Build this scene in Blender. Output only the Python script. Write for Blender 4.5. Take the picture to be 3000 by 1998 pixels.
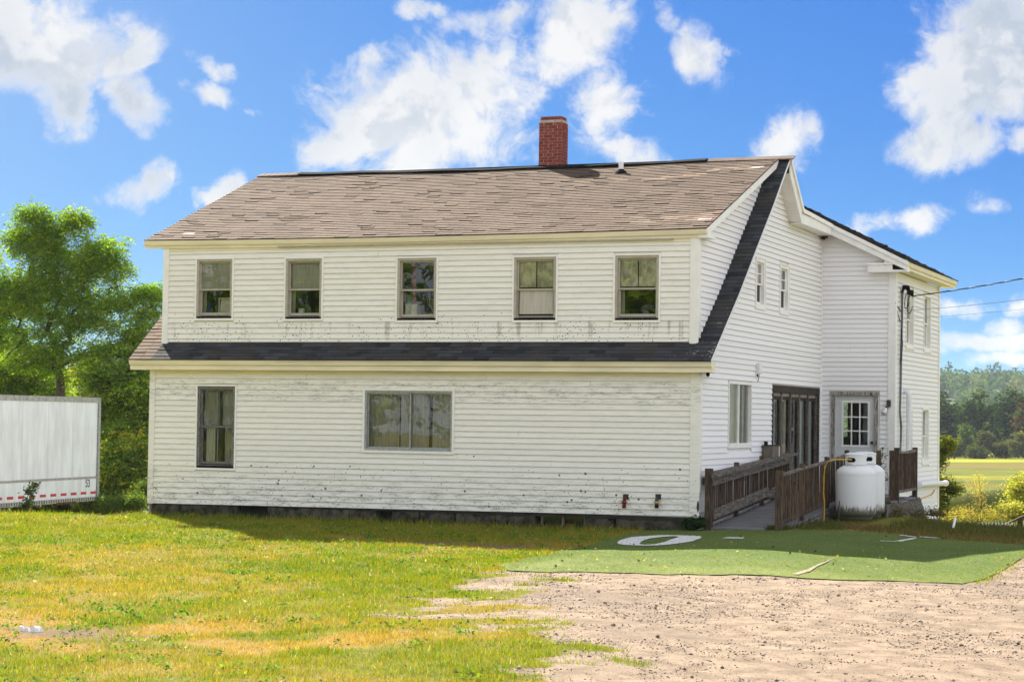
import bpy, bmesh, math, random
import numpy as np
from mathutils import Vector, Matrix

# ------------------------------------------------------------------ clear
for o in list(bpy.data.objects):
    bpy.data.objects.remove(o)
scene = bpy.context.scene
COL = scene.collection
random.seed(7)
RNG = np.random.default_rng(11)

# ------------------------------------------------------------------ camera
CAM = np.array([11.1725, -37.567, 1.7971])
_yaw, _pitch, _roll = -.3807, .0379, .0144
_f = np.array([math.sin(_yaw) * math.cos(_pitch), math.cos(_yaw) * math.cos(_pitch), math.sin(_pitch)])
_r = np.array([math.cos(_yaw), -math.sin(_yaw), 0.])
_u = np.cross(_r, _f)
_r, _u = math.cos(_roll) * _r + math.sin(_roll) * _u, -math.sin(_roll) * _r + math.cos(_roll) * _u
cd = bpy.data.cameras.new('camera')
cd.sensor_width = 36
cd.lens = 72.0
cd.clip_start = .1
cd.clip_end = 9000
cam = bpy.data.objects.new('camera', cd)
COL.objects.link(cam)
cam.matrix_world = Matrix(((_r[0], _u[0], -_f[0], CAM[0]), (_r[1], _u[1], -_f[1], CAM[1]),
                           (_r[2], _u[2], -_f[2], CAM[2]), (0, 0, 0, 1)))
scene.camera = cam


def sight(px, py):
    """direction of the line of sight of a photo pixel (3000 px wide), used to find where clouds and far trees stand"""
    return _f + (px - 1500) / 6000. * _r - (py - 999) / 6000. * _u


def far(px, py, depth):
    return CAM + depth * sight(px, py)


# ------------------------------------------------------------------ exposure
vs = scene.view_settings
vs.view_transform = 'Standard'
vs.look = 'None'
vs.exposure = 1.95
vs.gamma = 1.0
vs.use_curve_mapping = False
scene.render.engine = 'CYCLES'
scene.cycles.max_bounces = 8
scene.cycles.diffuse_bounces = 4
scene.cycles.glossy_bounces = 4
scene.cycles.transparent_max_bounces = 12
scene.cycles.transmission_bounces = 4
scene.cycles.sample_clamp_indirect = 6
scene.cycles.use_denoising = True

# ------------------------------------------------------------------ sun and sky
SUN = Vector((-5.1, 4.7, 5.92)).normalized()          # towards the sun: behind the house, to the left
sl = bpy.data.lights.new('sun', 'SUN')
sl.energy = 4.2
sl.angle = math.radians(.5)
sl.color = (1., .925, .80)
so = bpy.data.objects.new('sun', sl)
COL.objects.link(so)
so.rotation_euler = SUN.to_track_quat('Z', 'Y').to_euler()


class NT:
    """small helper to write node trees"""
    def __init__(s, tree):
        s.t = tree
        s.n = tree.nodes
        s.l = tree.links

    def node(s, typ, ins=None, **kw):
        nd = s.n.new(typ)
        for k, v in kw.items():
            setattr(nd, k, v)
        for k, v in (ins or {}).items():
            s.set(nd.inputs[k], v)
        return nd

    def set(s, sock, v):
        if isinstance(v, bpy.types.NodeSocket):
            s.l.new(v, sock)
        elif isinstance(v, bpy.types.Node):
            s.l.new(v.outputs[0], sock)
        else:
            if hasattr(sock, 'default_value') and hasattr(sock.default_value, '__len__') and not hasattr(v, '__len__'):
                v = [v] * len(sock.default_value)
            if hasattr(v, '__len__') and len(v) == 3 and len(sock.default_value) == 4:
                v = (*v, 1)
            sock.default_value = v

    def math(s, op, a, b=None, c=None, clamp=False):
        nd = s.node('ShaderNodeMath', operation=op, use_clamp=clamp)
        for i, v in enumerate((a, b, c)):
            if v is not None:
                s.set(nd.inputs[i], v)
        return nd.outputs[0]

    def vmath(s, op, a, b=None):
        nd = s.node('ShaderNodeVectorMath', operation=op)
        s.set(nd.inputs[0], a)
        if b is not None:
            s.set(nd.inputs[1], b)
        return nd

    def mix(s, f, a, b, mode='MIX'):
        nd = s.node('ShaderNodeMix', data_type='RGBA', blend_type=mode, clamp_factor=True)
        s.set(nd.inputs[0], f)
        s.set(nd.inputs[6], a)
        s.set(nd.inputs[7], b)
        return nd.outputs[2]

    def ramp(s, v, a, b, lo=0., hi=1., smooth=True):
        nd = s.node('ShaderNodeMapRange', interpolation_type='SMOOTHSTEP' if smooth else 'LINEAR')
        for k, x in zip(('Value', 'From Min', 'From Max', 'To Min', 'To Max'), (v, a, b, lo, hi)):
            s.set(nd.inputs[k], x)
        return nd.outputs[0]

    def noise(s, vec, scale, detail=4, rough=.55, dist=0.):
        nd = s.node('ShaderNodeTexNoise', {'Vector': vec, 'Scale': scale, 'Detail': detail, 'Roughness': rough, 'Distortion': dist})
        return nd

    def mapping(s, vec, loc=(0, 0, 0), rot=(0, 0, 0), sc=(1, 1, 1)):
        return s.node('ShaderNodeMapping', {'Vector': vec, 'Location': loc, 'Rotation': rot, 'Scale': sc}).outputs[0]


world = bpy.data.worlds.new('World')
scene.world = world
world.use_nodes = True
world.node_tree.nodes.clear()
w = NT(world.node_tree)
tc = w.node('ShaderNodeTexCoord')
gen = tc.outputs['Generated']
sky = w.node('ShaderNodeTexSky', sky_type='NISHITA', sun_disc=False)
sky.sun_elevation = math.asin(SUN.z)
sky.sun_rotation = math.atan2(SUN.x, SUN.y)
sky.altitude = 300
sky.air_density = 1.0
sky.dust_density = .2
sky.ozone_density = 3.0
# the photograph's clear polarised blue: the sky is sampled higher up than it is seen, so that it darkens sooner above the horizon
sep = w.node('ShaderNodeSeparateXYZ', {0: gen})
zz = w.math('ADD', w.math('MULTIPLY', w.math('ABSOLUTE', sep.outputs[2]), 3.0), .16)
skyvec = w.node('ShaderNodeCombineXYZ', {0: sep.outputs[0], 1: sep.outputs[1], 2: zz})
w.l.new(w.vmath('NORMALIZE', skyvec.outputs[0]).outputs[0], sky.inputs[0])
# graded like the photograph: each channel of the sky gets its own contrast, blue the least
sc = w.node('ShaderNodeSeparateColor', {0: sky.outputs[0]})
blue = w.node('ShaderNodeCombineColor', {i: w.math('MULTIPLY', w.math('POWER', sc.outputs[i], p), a) for i, (p, a) in enumerate(((2.4, .076), (1.4, .275), (.42, 1.68)))})
# clouds: noise on the direction, gathered where the photograph has its clouds, added thickly out of view to fill the shaded walls
wv_ = w.vmath('ADD', gen, w.node('ShaderNodeVectorMath', {0: w.vmath('SUBTRACT', w.noise(gen, 40., 5, .6).outputs['Color'], (.5, .5, .5)).outputs[0], 'Scale': .016}, operation='SCALE').outputs[0]).outputs[0]
n1 = w.noise(wv_, 22., 14, .62, .3)
na = w.noise(wv_, 22., 6, .55, .3)
nb = w.noise(w.vmath('ADD', wv_, tuple(SUN * .014)).outputs[0], 22., 6, .55, .3)
n2 = w.noise(w.mapping(gen, (3.1, 1.7, .4)), 5., 4, .5)
CL = [  # pixel, size in px, turn, weight
    (1270, 330, 350, 200, -.12, 1.02), (1020, 415, 140, 75, -.5, .9), (1470, 440, 150, 60, .1, .62), (1430, 60, 160, 60, -.1, .8), (1480, 170, 60, 90, .5, .66),
    (1690, 115, 160, 165, .2, 1.02), (1745, 300, 130, 120, .5, .95), (1840, 430, 130, 50, .3, .66), (1085, 180, 80, 40, .2, .6),
    (620, 210, 90, 30, .5, .42), (540, 260, 50, 26, .2, .4), (2160, 155, 60, 18, .2, .38), (1950, 60, 40, 60, -.4, .36), (2990, 400, 60, 40, .3, .5), (2900, 620, 80, 34, 0, .5),
    (60, 120, 330, 170, .15, 1.), (180, 300, 110, 90, .5, .9), (390, 295, 110, 85, .5, .82), (400, 105, 60, 40, 0, .55),
    (410, 560, 125, 75, -.3, 1.05), (650, 555, 70, 55, -.4, .9), (640, 295, 100, 36, .4, .5), (510, 620, 40, 25, 0, .6), (740, 338, 40, 20, .1, .5),
    (2890, 130, 270, 190, -.3, 1.05), (2860, 240, 190, 120, -.2, 1.), (2770, 420, 155, 80, -.45, .88), (2330, 415, 125, 85, -.6, .64),
    (2060, 185, 70, 105, -.5, .66), (2620, 640, 220, 46, -.2, .7), (2820, 900, 90, 42, 0, .8), (2930, 955, 70, 45, 0, .8), (2980, 880, 60, 40, 0, .8),
    (2880, 1003, 200, 36, 0, .8), (2930, 1060, 130, 25, 0, .6), (1240, 20, 90, 30, 0, .6), (2035, 140, 30, 40, 0, .4)]
SN = 1. / 6000.
pl = w.vmath('DOT_PRODUCT', gen, tuple(_f)).outputs['Value']
pxn = w.math('DIVIDE', w.vmath('DOT_PRODUCT', gen, tuple(_r)).outputs['Value'], pl)
pyn = w.math('DIVIDE', w.vmath('DOT_PRODUCT', gen, tuple(_u)).outputs['Value'], pl)
warp = w.vmath('SUBTRACT', w.noise(gen, 34., 5, .6).outputs['Color'], (.5, .5, .5)).outputs[0]
pv = w.node('ShaderNodeCombineXYZ', {0: pxn, 1: pyn, 2: 0.}).outputs[0]
pv = w.vmath('ADD', pv, w.node('ShaderNodeVectorMath', {0: warp, 'Scale': .022}, operation='SCALE').outputs[0]).outputs[0]
pv = w.vmath('MULTIPLY', pv, (1, 1, 0)).outputs[0]
mask = 0.
low = 0.
for (px, py, rx, ry, turn, wt) in CL:
    cx, cy = (px - 1500) * SN, -(py - 999) * SN
    m = w.node('ShaderNodeMapping', {'Vector': pv, 'Location': (cx, cy, 0), 'Rotation': (0, 0, -turn), 'Scale': (rx * SN, ry * SN, 1)}, vector_type='TEXTURE')
    ln = w.vmath('LENGTH', m.outputs[0]).outputs['Value']
    v = w.ramp(ln, 1.75, .05, 0., wt)
    mask = w.math('MAXIMUM', mask, v)
front = w.ramp(pl, .9, .96)
wide = w.ramp(n2.outputs[0], .28, .48, .4, 1.)
mask = w.math('ADD', w.math('MULTIPLY', mask, front), w.math('MULTIPLY', wide, w.math('SUBTRACT', 1., front)))
dens = w.math('ADD', w.math('MULTIPLY', mask, 1.15), w.math('MULTIPLY', w.math('SUBTRACT', n1.outputs[0], .5), 3.2))
cov = w.ramp(dens, .24, .95)
cov = w.math('MULTIPLY', cov, w.ramp(mask, .02, .25))
thick = w.ramp(dens, .35, 1.15)
# billows: the side of each puff turned from the sun is greyer, thick parts are greyer still
relief = w.ramp(w.math('SUBTRACT', nb.outputs[0], na.outputs[0]), -.045, .075)
shade = w.noise(w.mapping(gen, (.3, .1, -.05)), 9., 3, .5)
grey = w.math('MULTIPLY', thick, w.math('ADD', w.math('MULTIPLY', relief, .55), w.math('MULTIPLY', w.ramp(shade.outputs[0], .40, .62), .5)), clamp=True)
ccol = w.mix(grey, (3.75, 3.75, 3.75, 1), (2.0, 2.3, 2.75, 1))
# front-lit clouds opposite the sun, boosted further as added fill for shaded walls
lit = w.ramp(w.vmath('DOT_PRODUCT', gen, tuple(SUN)).outputs['Value'], .75, -.5, 1., 1.9)
ccol = w.node('ShaderNodeVectorMath', {0: ccol, 'Scale': lit}, operation='SCALE').outputs[0]
skyc = w.mix(w.math('MULTIPLY', cov, .97), blue.outputs[0], ccol)
bg = w.node('ShaderNodeBackground', {'Color': skyc, 'Strength': .0635})
wo = w.node('ShaderNodeOutputWorld')
w.l.new(bg.outputs[0], wo.inputs[0])
world.cycles.sampling_method = 'MANUAL'
world.cycles.sample_map_resolution = 512


# ------------------------------------------------------------------ objects
def tag(o, label=None, cat=None, group=None, kind=None):
    for k, v in (('label', label), ('category', cat), ('group', group), ('kind', kind)):
        if v:
            o[k] = v
    return o


def thing(name, label, cat, loc=(0, 0, 0), group=None):
    o = bpy.data.objects.new(name, None)
    COL.objects.link(o)
    o.location = loc
    o.empty_display_size = .2
    return tag(o, label, cat, group)


def adopt(o, parent):
    if parent is not None:
        o.parent = parent
        off = parent.location if parent.type == 'EMPTY' else Vector((0, 0, 0))
        o.matrix_parent_inverse = Matrix.Translation(-off)


class MB:
    def __init__(s):
        s.v = []
        s.f = []

    def hexa(s, p):
        b = len(s.v)
        s.v += [tuple(map(float, q)) for q in p]
        s.f += [tuple(b + i for i in q) for q in ((0, 3, 2, 1), (4, 5, 6, 7), (0, 1, 5, 4), (1, 2, 6, 5), (2, 3, 7, 6), (3, 0, 4, 7))]
        return s

    def box(s, a, b):
        x0, y0, z0 = a
        x1, y1, z1 = b
        return s.hexa([(x0, y0, z0), (x1, y0, z0), (x1, y1, z0), (x0, y1, z0), (x0, y0, z1), (x1, y0, z1), (x1, y1, z1), (x0, y1, z1)])

    def poly(s, pts):
        b = len(s.v)
        s.v += [tuple(map(float, q)) for q in pts]
        s.f.append(tuple(range(b, b + len(pts))))
        return s

    def prism(s, pts, ext):
        """outline pts (3D) swept by the vector ext"""
        n = len(pts)
        b = len(s.v)
        s.v += [tuple(map(float, q)) for q in pts]
        s.v += [tuple(float(q[i] + ext[i]) for i in range(3)) for q in pts]
        s.f.append(tuple(range(b + n - 1, b - 1, -1)))
        s.f.append(tuple(range(b + n, b + 2 * n)))
        for i in range(n):
            j = (i + 1) % n
            s.f.append((b + i, b + j, b + n + j, b + n + i))
        return s

    def beam(s, p, q, wd, ht, up=(0, 0, 1)):
        p, q, up = Vector(p), Vector(q), Vector(up)
        d = (q - p).normalized()
        sd = d.cross(up).normalized() * wd / 2
        u2 = sd.cross(d).normalized() * ht / 2
        return s.hexa([p - sd - u2, p + sd - u2, q + sd - u2, q - sd - u2, p - sd + u2, p + sd + u2, q + sd + u2, q - sd + u2])

    def tube(s, pts, r, n=8, cap=True):
        pts = [Vector(p) for p in pts]
        rs = r if hasattr(r, '__len__') else [r] * len(pts)
        b = len(s.v)
        ref = Vector((.31, .22, .92))
        for i, p in enumerate(pts):
            d = (pts[min(i + 1, len(pts) - 1)] - pts[max(i - 1, 0)]).normalized()
            rf = ref if abs(d.dot(ref)) < .93 else Vector((1, 0, 0))
            a = d.cross(rf).normalized()
            c = d.cross(a)
            for k in range(n):
                t = 2 * math.pi * k / n
                s.v.append(tuple(p + (a * math.cos(t) + c * math.sin(t)) * rs[i]))
        for i in range(len(pts) - 1):
            for k in range(n):
                k2 = (k + 1) % n
                s.f.append((b + i * n + k, b + i * n + k2, b + (i + 1) * n + k2, b + (i + 1) * n + k))
        if cap:
            s.f.append(tuple(b + k for k in range(n))[::-1])
            e = b + (len(pts) - 1) * n
            s.f.append(tuple(e + k for k in range(n)))
        return s

    def lathe(s, prof, c=(0, 0, 0), n=24):
        b = len(s.v)
        for (r, z) in prof:
            for k in range(n):
                t = 2 * math.pi * k / n
                s.v.append((c[0] + r * math.cos(t), c[1] + r * math.sin(t), c[2] + z))
        for i in range(len(prof) - 1):
            for k in range(n):
                k2 = (k + 1) % n
                s.f.append((b + i * n + k, b + i * n + k2, b + (i + 1) * n + k2, b + (i + 1) * n + k))
        return s

    def build(s, name, m, parent=None, smooth=False, kind=None):
        me = bpy.data.meshes.new(name)
        me.from_pydata(s.v, [], s.f)
        me.update()
        if smooth:
            me.polygons.foreach_set('use_smooth', [True] * len(me.polygons))
            try:
                me.set_sharp_from_angle(angle=math.radians(40))
            except Exception:
                pass
        return link(name, me, m, parent, kind)


def link(name, me, m=None, parent=None, kind=None):
    if m is not None and len(me.materials) == 0:
        me.materials.append(m)
    o = bpy.data.objects.new(name, me)
    COL.objects.link(o)
    adopt(o, parent)
    if kind:
        o['kind'] = kind
    return o


def np_mesh(name, V, F, tint=None, tname='tint'):
    """mesh from arrays: V (n,3), F (m,k)"""
    me = bpy.data.meshes.new(name)
    n, (m, k) = len(V), F.shape
    me.vertices.add(n)
    me.vertices.foreach_set('co', np.ascontiguousarray(V, np.float32).ravel())
    me.loops.add(m * k)
    me.loops.foreach_set('vertex_index', np.ascontiguousarray(F, np.int32).ravel())
    me.polygons.add(m)
    me.polygons.foreach_set('loop_start', np.arange(0, m * k, k, dtype=np.int32))
    try:
        me.polygons.foreach_set('loop_total', np.full(m, k, np.int32))
    except Exception:
        pass
    if tint is not None:
        a = me.attributes.new(tname, 'FLOAT_COLOR', 'POINT')
        c = np.ones((n, 4), np.float32)
        c[:, :3] = tint
        a.data.foreach_set('color', c.ravel())
    me.update(calc_edges=True)
    return me


# ------------------------------------------------------------------ materials
def newmat(name):
    m = bpy.data.materials.new(name)
    m.use_nodes = True
    m.node_tree.nodes.clear()
    t = NT(m.node_tree)
    out = t.node('ShaderNodeOutputMaterial')
    return m, t, out


def finish(t, out, col, rough=.7, bump=None, bd=.01, spec=.3, metal=0., bs=1.):
    p = t.node('ShaderNodeBsdfPrincipled', {'Base Color': col, 'Roughness': rough, 'Specular IOR Level': spec, 'Metallic': metal})
    if bump is not None:
        b = t.node('ShaderNodeBump', {'Height': bump, 'Distance': bd, 'Strength': bs})
        t.l.new(b.outputs[0], p.inputs['Normal'])
    t.l.new(p.outputs[0], out.inputs[0])


def plain(name, c, rough=.6, var=.08, scale=6., spec=.3, metal=0., grain=None, rnd=.0):
    """painted or solid surface with slight unevenness and dirt"""
    m, t, out = newmat(name)
    pos = t.node('ShaderNodeNewGeometry').outputs['Position']
    if grain:
        pos = t.mapping(pos, sc=grain)
    nz = t.noise(pos, scale, 6, .6)
    lo = tuple(x * (1 - var * 2) for x in c)
    hi = tuple(min(1, x * (1 + var * 1.2)) for x in c)
    col = t.mix(t.ramp(nz.outputs[0], .3, .7), lo, hi)
    if rnd:
        oi = t.node('ShaderNodeObjectInfo')
        col = t.mix(1., col, t.node('ShaderNodeCombineColor', {i: t.ramp(oi.outputs['Random'], 0, 1, 1 - rnd, 1 + rnd, False) for i in range(3)}), 'MULTIPLY')
    finish(t, out, col, rough, nz.outputs[0], .004, spec, metal)
    return m


def siding_mat(name, c, grime, specks, warm=.0):
    m, t, out = newmat(name)
    pos = t.node('ShaderNodeNewGeometry').outputs['Position']
    z = t.node('ShaderNodeSeparateXYZ', {0: pos}).outputs[2]
    oi = t.node('ShaderNodeObjectInfo').outputs['Random']
    base = t.mix(oi, tuple(x * .965 for x in c), tuple(min(1, x * 1.02) for x in c))
    # soft grey smears that run along the boards
    sm = t.noise(t.mapping(pos, sc=(1.2, 1.2, 7.)), 1.9, 8, .72)
    sm2 = t.noise(t.mapping(pos, sc=(1., 1., 3.)), 14., 4, .7)
    s = t.math('MULTIPLY', t.ramp(sm.outputs[0], .42, .66), t.ramp(sm2.outputs[0], .34, .60))
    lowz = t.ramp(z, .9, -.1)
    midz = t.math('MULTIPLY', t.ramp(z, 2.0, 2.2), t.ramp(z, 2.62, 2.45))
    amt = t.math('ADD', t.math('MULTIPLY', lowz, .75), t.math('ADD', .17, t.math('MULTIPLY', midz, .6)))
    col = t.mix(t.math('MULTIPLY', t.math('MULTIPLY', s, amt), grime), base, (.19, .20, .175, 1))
    drip = t.noise(t.mapping(pos, sc=(5.5, 5.5, .45)), 1.6, 5, .6)
    dz = t.math('MULTIPLY', t.ramp(z, 3.76, 3.70), t.ramp(z, 3.25, 3.6))
    col = t.mix(t.math('MULTIPLY', t.math('MULTIPLY', t.ramp(drip.outputs[0], .53, .68), dz), .55 * grime), col, (.17, .165, .11, 1))
    # mildew specks: small round spots, thickest on the lowest boards of each storey
    if specks:
        vr = t.node('ShaderNodeTexVoronoi', {'Vector': t.mapping(pos, sc=(1, .2, 1)), 'Scale': 11., 'Randomness': 1.})
        vr2 = t.node('ShaderNodeTexVoronoi', {'Vector': t.mapping(pos, (2., 0, 1.), sc=(1, .2, 1)), 'Scale': 24., 'Randomness': 1.})
        band = t.math('MULTIPLY', t.ramp(z, 4.02, 3.42), t.ramp(z, 3.2, 3.3))
        band = t.math('MAXIMUM', band, t.math('MULTIPLY', t.ramp(z, 1.2, -.05), .55))
        band = t.math('MULTIPLY', band, t.ramp(t.noise(pos, 1.1, 3).outputs[0], .36, .58))
        def spots(v, dens, r0):
            c3 = t.node('ShaderNodeSeparateColor', {0: v.outputs['Color']}).outputs
            on = t.math('GREATER_THAN', c3[0], t.math('SUBTRACT', 1., t.math('MULTIPLY', band, dens)))
            rad = t.math('MULTIPLY', t.math('ADD', .35, c3[1]), r0)
            return t.math('MULTIPLY', on, t.ramp(t.math('DIVIDE', v.outputs[0], rad), 1.1, .7))
        d1 = spots(vr, .55, .24)
        d2 = spots(vr2, .6, .24)
        col = t.mix(t.math('MULTIPLY', t.math('MAXIMUM', d1, d2), specks), col, (.055, .06, .04, 1))
    finish(t, out, col, .5, sm2.outputs[0], .0015, .35)
    return m


M = {}
M['siding'] = siding_mat('weathered_siding', (.82, .80, .755), 1., .9)
M['siding_clean'] = siding_mat('clean_siding', (.83, .83, .85), .14, 0.)
M['siding_lap'] = plain('lap_shade_edge', (.40, .31, .20), .8, .2, 12.)  # tan put into the colour for the shade line under each lap
M['trim'] = plain('cream_trim', (.80, .73, .57), .5, .05, 3., grain=(.4, 1, 2))
M['white'] = plain('white_trim', (.83, .82, .805), .45, .03, 4.)
M['tan'] = plain('tan_vinyl', (.40, .365, .30), .5, .06, 9.)
M['greywood'] = plain('grey_window_wood', (.17, .165, .155), .85, .3, 18., grain=(2, 2, .5))
M['soot'] = plain('grimy_sill', (.045, .042, .038), .9, .5, 30.)
M['wood'] = plain('brown_wood', (.088, .056, .036), .85, .38, 14., grain=(3, 3, .35), rnd=.28)
M['wood_grey'] = plain('weathered_grey_wood', (.15, .13, .112), .85, .4, 12., grain=(3, .4, 3), rnd=.2)
M['deck'] = plain('deck_grey_wood', (.16, .155, .165), .85, .22, 10., grain=(.4, 3, 3), rnd=.12)
M['peel'] = plain('peeling_paint', (.33, .30, .27), .9, .45, 16., grain=(2, 2, .35))
M['darkwood'] = plain('dark_stained_wood', (.04, .03, .023), .8, .5, 14., grain=(2, 2, .4))
M['door'] = plain('pale_grey_door', (.60, .63, .63), .5, .03, 4.)
M['steel'] = plain('galvanised_steel', (.36, .37, .39), .45, .12, 20., metal=.6)
M['darkmetal'] = plain('dark_metal', (.05, .05, .055), .5, .2, 20., metal=.3)
M['black'] = plain('black_rubber', (.012, .012, .014), .95, .2, 20., spec=.05)
M['conduit'] = plain('grey_conduit', (.11, .12, .145), .6, .15, 20.)
M['pvc'] = plain('white_pvc', (.72, .73, .76), .35, .04, 8.)
M['shade'] = plain('grey_roller_shade', (.46, .43, .38), .9, .08, 5., grain=(5, 5, .4))
M['screen'] = plain('dark_insect_screen', (.13, .125, .115), .9, .07, 40.)
M['dark_screen'] = plain('dark_sash_screen', (.05, .05, .05), .8, .1, 40.)
M['blind'] = plain('beige_plastic_film', (.62, .58, .42), .6, .22, 5., grain=(2, 2, 1.2))
M['curtain'] = plain('grey_green_curtain', (.46, .44, .35), .95, .12, 9., grain=(4, 4, .15))
M['lace'] = plain('pale_curtain', (.66, .65, .60), .95, .1, 12., grain=(4, 4, .2))
M['pale_blue'] = plain('pale_blue_curtain', (.50, .56, .60), .9, .15, 6., grain=(4, 4, .3))
M['red'] = plain('red_cloth', (.35, .02, .02), .8, .2, 8.)
M['redpaint'] = plain('red_enamel', (.30, .015, .015), .5, .2, 20.)
M['blue'] = plain('blue_plastic', (.02, .06, .22), .4, .1, 8.)
M['green'] = plain('green_plastic', (.02, .30, .06), .5, .1, 8.)
M['paper'] = plain('cream_board', (.66, .62, .50), .7, .03, 8.)
M['yellow'] = plain('yellow_hose', (.62, .36, .015), .5, .08, 10.)
M['dark_in'] = plain('dark_interior', (.03, .028, .026), .9, .2, 2.)
M['mortar'] = plain('pale_mortar', (.42, .38, .34), .95, .15, 20.)
M['brick'] = plain('red_brick', (.25, .060, .045), .9, .28, 22., rnd=.2)
M['stone'] = plain('foundation_stone', (.075, .064, .048), .95, .45, 5., rnd=.2)
M['trailer'] = plain('white_trailer_skin', (.64, .69, .80), .4, .07, 1.6, grain=(2., 2., .5))
M['alu'] = plain('aluminium_rail', (.34, .35, .37), .5, .15, 9., metal=.3)
M['tape'] = plain('red_reflective_tape', (.42, .006, .025), .4, .08, 20.)
M['ink'] = plain('black_print', (.012, .012, .015), .5, .1, 20.)
M['rust'] = plain('rusty_steel', (.12, .035, .018), .9, .3, 20.)
M['straw_brown'] = plain('brown_paper_box', (.16, .13, .10), .85, .2, 12., grain=(6, 6, .5))
M['stake_cap'] = plain('silver_cap', (.6, .62, .66), .3, .05, 20., metal=.5)
M['numeral'] = plain('white_turf_paint', (.60, .60, .60), .95, .25, 26.)


def tank_mat():
    m, t, out = newmat('white_tank_paint')
    pos = t.node('ShaderNodeNewGeometry').outputs['Position']
    z = t.node('ShaderNodeSeparateXYZ', {0: pos}).outputs[2]
    nz = t.noise(pos, 9., 7, .7)
    streak = t.noise(t.mapping(pos, sc=(6, 6, .6)), 5., 4, .6)
    k = t.math('ADD', t.math('MULTIPLY', t.ramp(z, .30, -.12), 1.35), t.math('MULTIPLY', t.ramp(streak.outputs[0], .40, .70), .42))
    f = t.ramp(t.math('MULTIPLY', k, t.math('ADD', nz.outputs[0], .15)), .28, .72)
    col = t.mix(f, (.70, .71, .73, 1), (.10, .095, .075, 1))
    finish(t, out, col, .38, nz.outputs[0], .002, .4)
    return m


M['tank'] = tank_mat()


def glass_mat(name, refl, tintc):
    m, t, out = newmat(name)
    fr = t.node('ShaderNodeFresnel', {'IOR': 1.5})
    k = t.math('ADD', t.math('MULTIPLY', fr.outputs[0], 1.), refl, clamp=True)
    pos = t.node('ShaderNodeNewGeometry').outputs['Position']
    b = t.node('ShaderNodeBump', {'Height': t.noise(pos, 3.0, 2).outputs[0], 'Distance': .01, 'Strength': .08})
    g = t.node('ShaderNodeBsdfGlossy', {'Color': (.95, .97, 1, 1), 'Roughness': .015, 'Normal': b.outputs[0]})
    tr = t.node('ShaderNodeBsdfTransparent', {'Color': tintc})
    mx = t.node('ShaderNodeMixShader', {0: k, 1: tr.outputs[0], 2: g.outputs[0]})
    t.l.new(mx.outputs[0], out.inputs[0])
    return m


M['glass'] = glass_mat('window_glass', .025, (.86, .88, .86, 1))


def shingle_mat(name, dark):
    m, t, out = newmat(name)
    pos = t.node('ShaderNodeNewGeometry').outputs['Position']
    fine = t.noise(pos, 60., 3, .7)
    mid = t.noise(t.mapping(pos, sc=(1, 1, 1)), 1.3, 5, .6)
    if dark:
        oi = t.node('ShaderNodeObjectInfo').outputs['Random']
        base = t.mix(oi, (.016, .018, .022, 1), (.052, .054, .062, 1))
        base = t.mix(t.ramp(mid.outputs[0], .45, .75), base, (.05, .043, .036, 1))
        v = t.node('ShaderNodeTexVoronoi', {'Vector': pos, 'Scale': 14., 'Randomness': 1.})
        x = t.node('ShaderNodeSeparateXYZ', {0: pos})
        near = t.math('MULTIPLY', t.ramp(x.outputs[0], -1.6, .25), t.ramp(x.outputs[2], 5.2, 3.1))
        near = t.math('ADD', near, t.math('MULTIPLY', t.ramp(x.outputs[0], .02, .3), .35))
        sel = t.math('MULTIPLY', t.node('ShaderNodeSeparateColor', {0: v.outputs['Color']}).outputs[0], t.math('MULTIPLY', near, t.ramp(t.noise(pos, 5., 3).outputs[0], .4, .6)))
        sp = t.ramp(t.math('DIVIDE', v.outputs[0], t.math('MAXIMUM', t.math('SUBTRACT', sel, .12), .001)), .75, .45)
        col = t.mix(t.math('MULTIPLY', sp, .8), base, (.24, .24, .20, 1))
    else:
        at = t.node('ShaderNodeAttribute', attribute_name='tint').outputs['Color']
        col = t.mix(t.ramp(mid.outputs[0], .3, .7), t.mix(1., at, (.82, .80, .78, 1), 'MULTIPLY'), at)
    col = t.mix(1., col, t.node('ShaderNodeCombineColor', {i: t.ramp(fine.outputs[0], .25, .75, .72, 1.25) for i in range(3)}), 'MULTIPLY')
    finish(t, out, col, .9, fine.outputs[0], .004, .2)
    return m


M['shingle'] = shingle_mat('brown_shingle', False)
M['dark_shingle'] = shingle_mat('dark_shingle', True)


def leaf_mat(name, trans=.5, gloss=.012):
    m, t, out = newmat(name)
    at = t.node('ShaderNodeAttribute', attribute_name='tint').outputs['Color']
    d = t.node('ShaderNodeBsdfDiffuse', {'Color': at})
    tl = t.node('ShaderNodeBsdfTranslucent', {'Color': t.mix(1., at, (1.2, 1.3, .5, 1), 'MULTIPLY')})
    gl = t.node('ShaderNodeBsdfGlossy', {'Color': (.9, .95, .9, 1), 'Roughness': .45})
    mx = t.node('ShaderNodeMixShader', {0: trans, 1: d.outputs[0], 2: tl.outputs[0]})
    mx2 = t.node('ShaderNodeMixShader', {0: gloss, 1: mx.outputs[0], 2: gl.outputs[0]})
    t.l.new(mx2.outputs[0], out.inputs[0])
    return m


M['leaf'] = leaf_mat('leaf', .5)
M['blade'] = leaf_mat('grass_blade', .42)
M['far_leaf'] = leaf_mat('far_leaf', .3, .0)
M['bark'] = plain('bark', (.085, .065, .05), .95, .35, 8., grain=(3, 3, .6))

# ------------------------------------------------------------------ ground shape
def sst(a, b, x):
    t = np.clip((x - a) / (b - a), 0, 1)
    return t * t * (3 - 2 * t)


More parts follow.
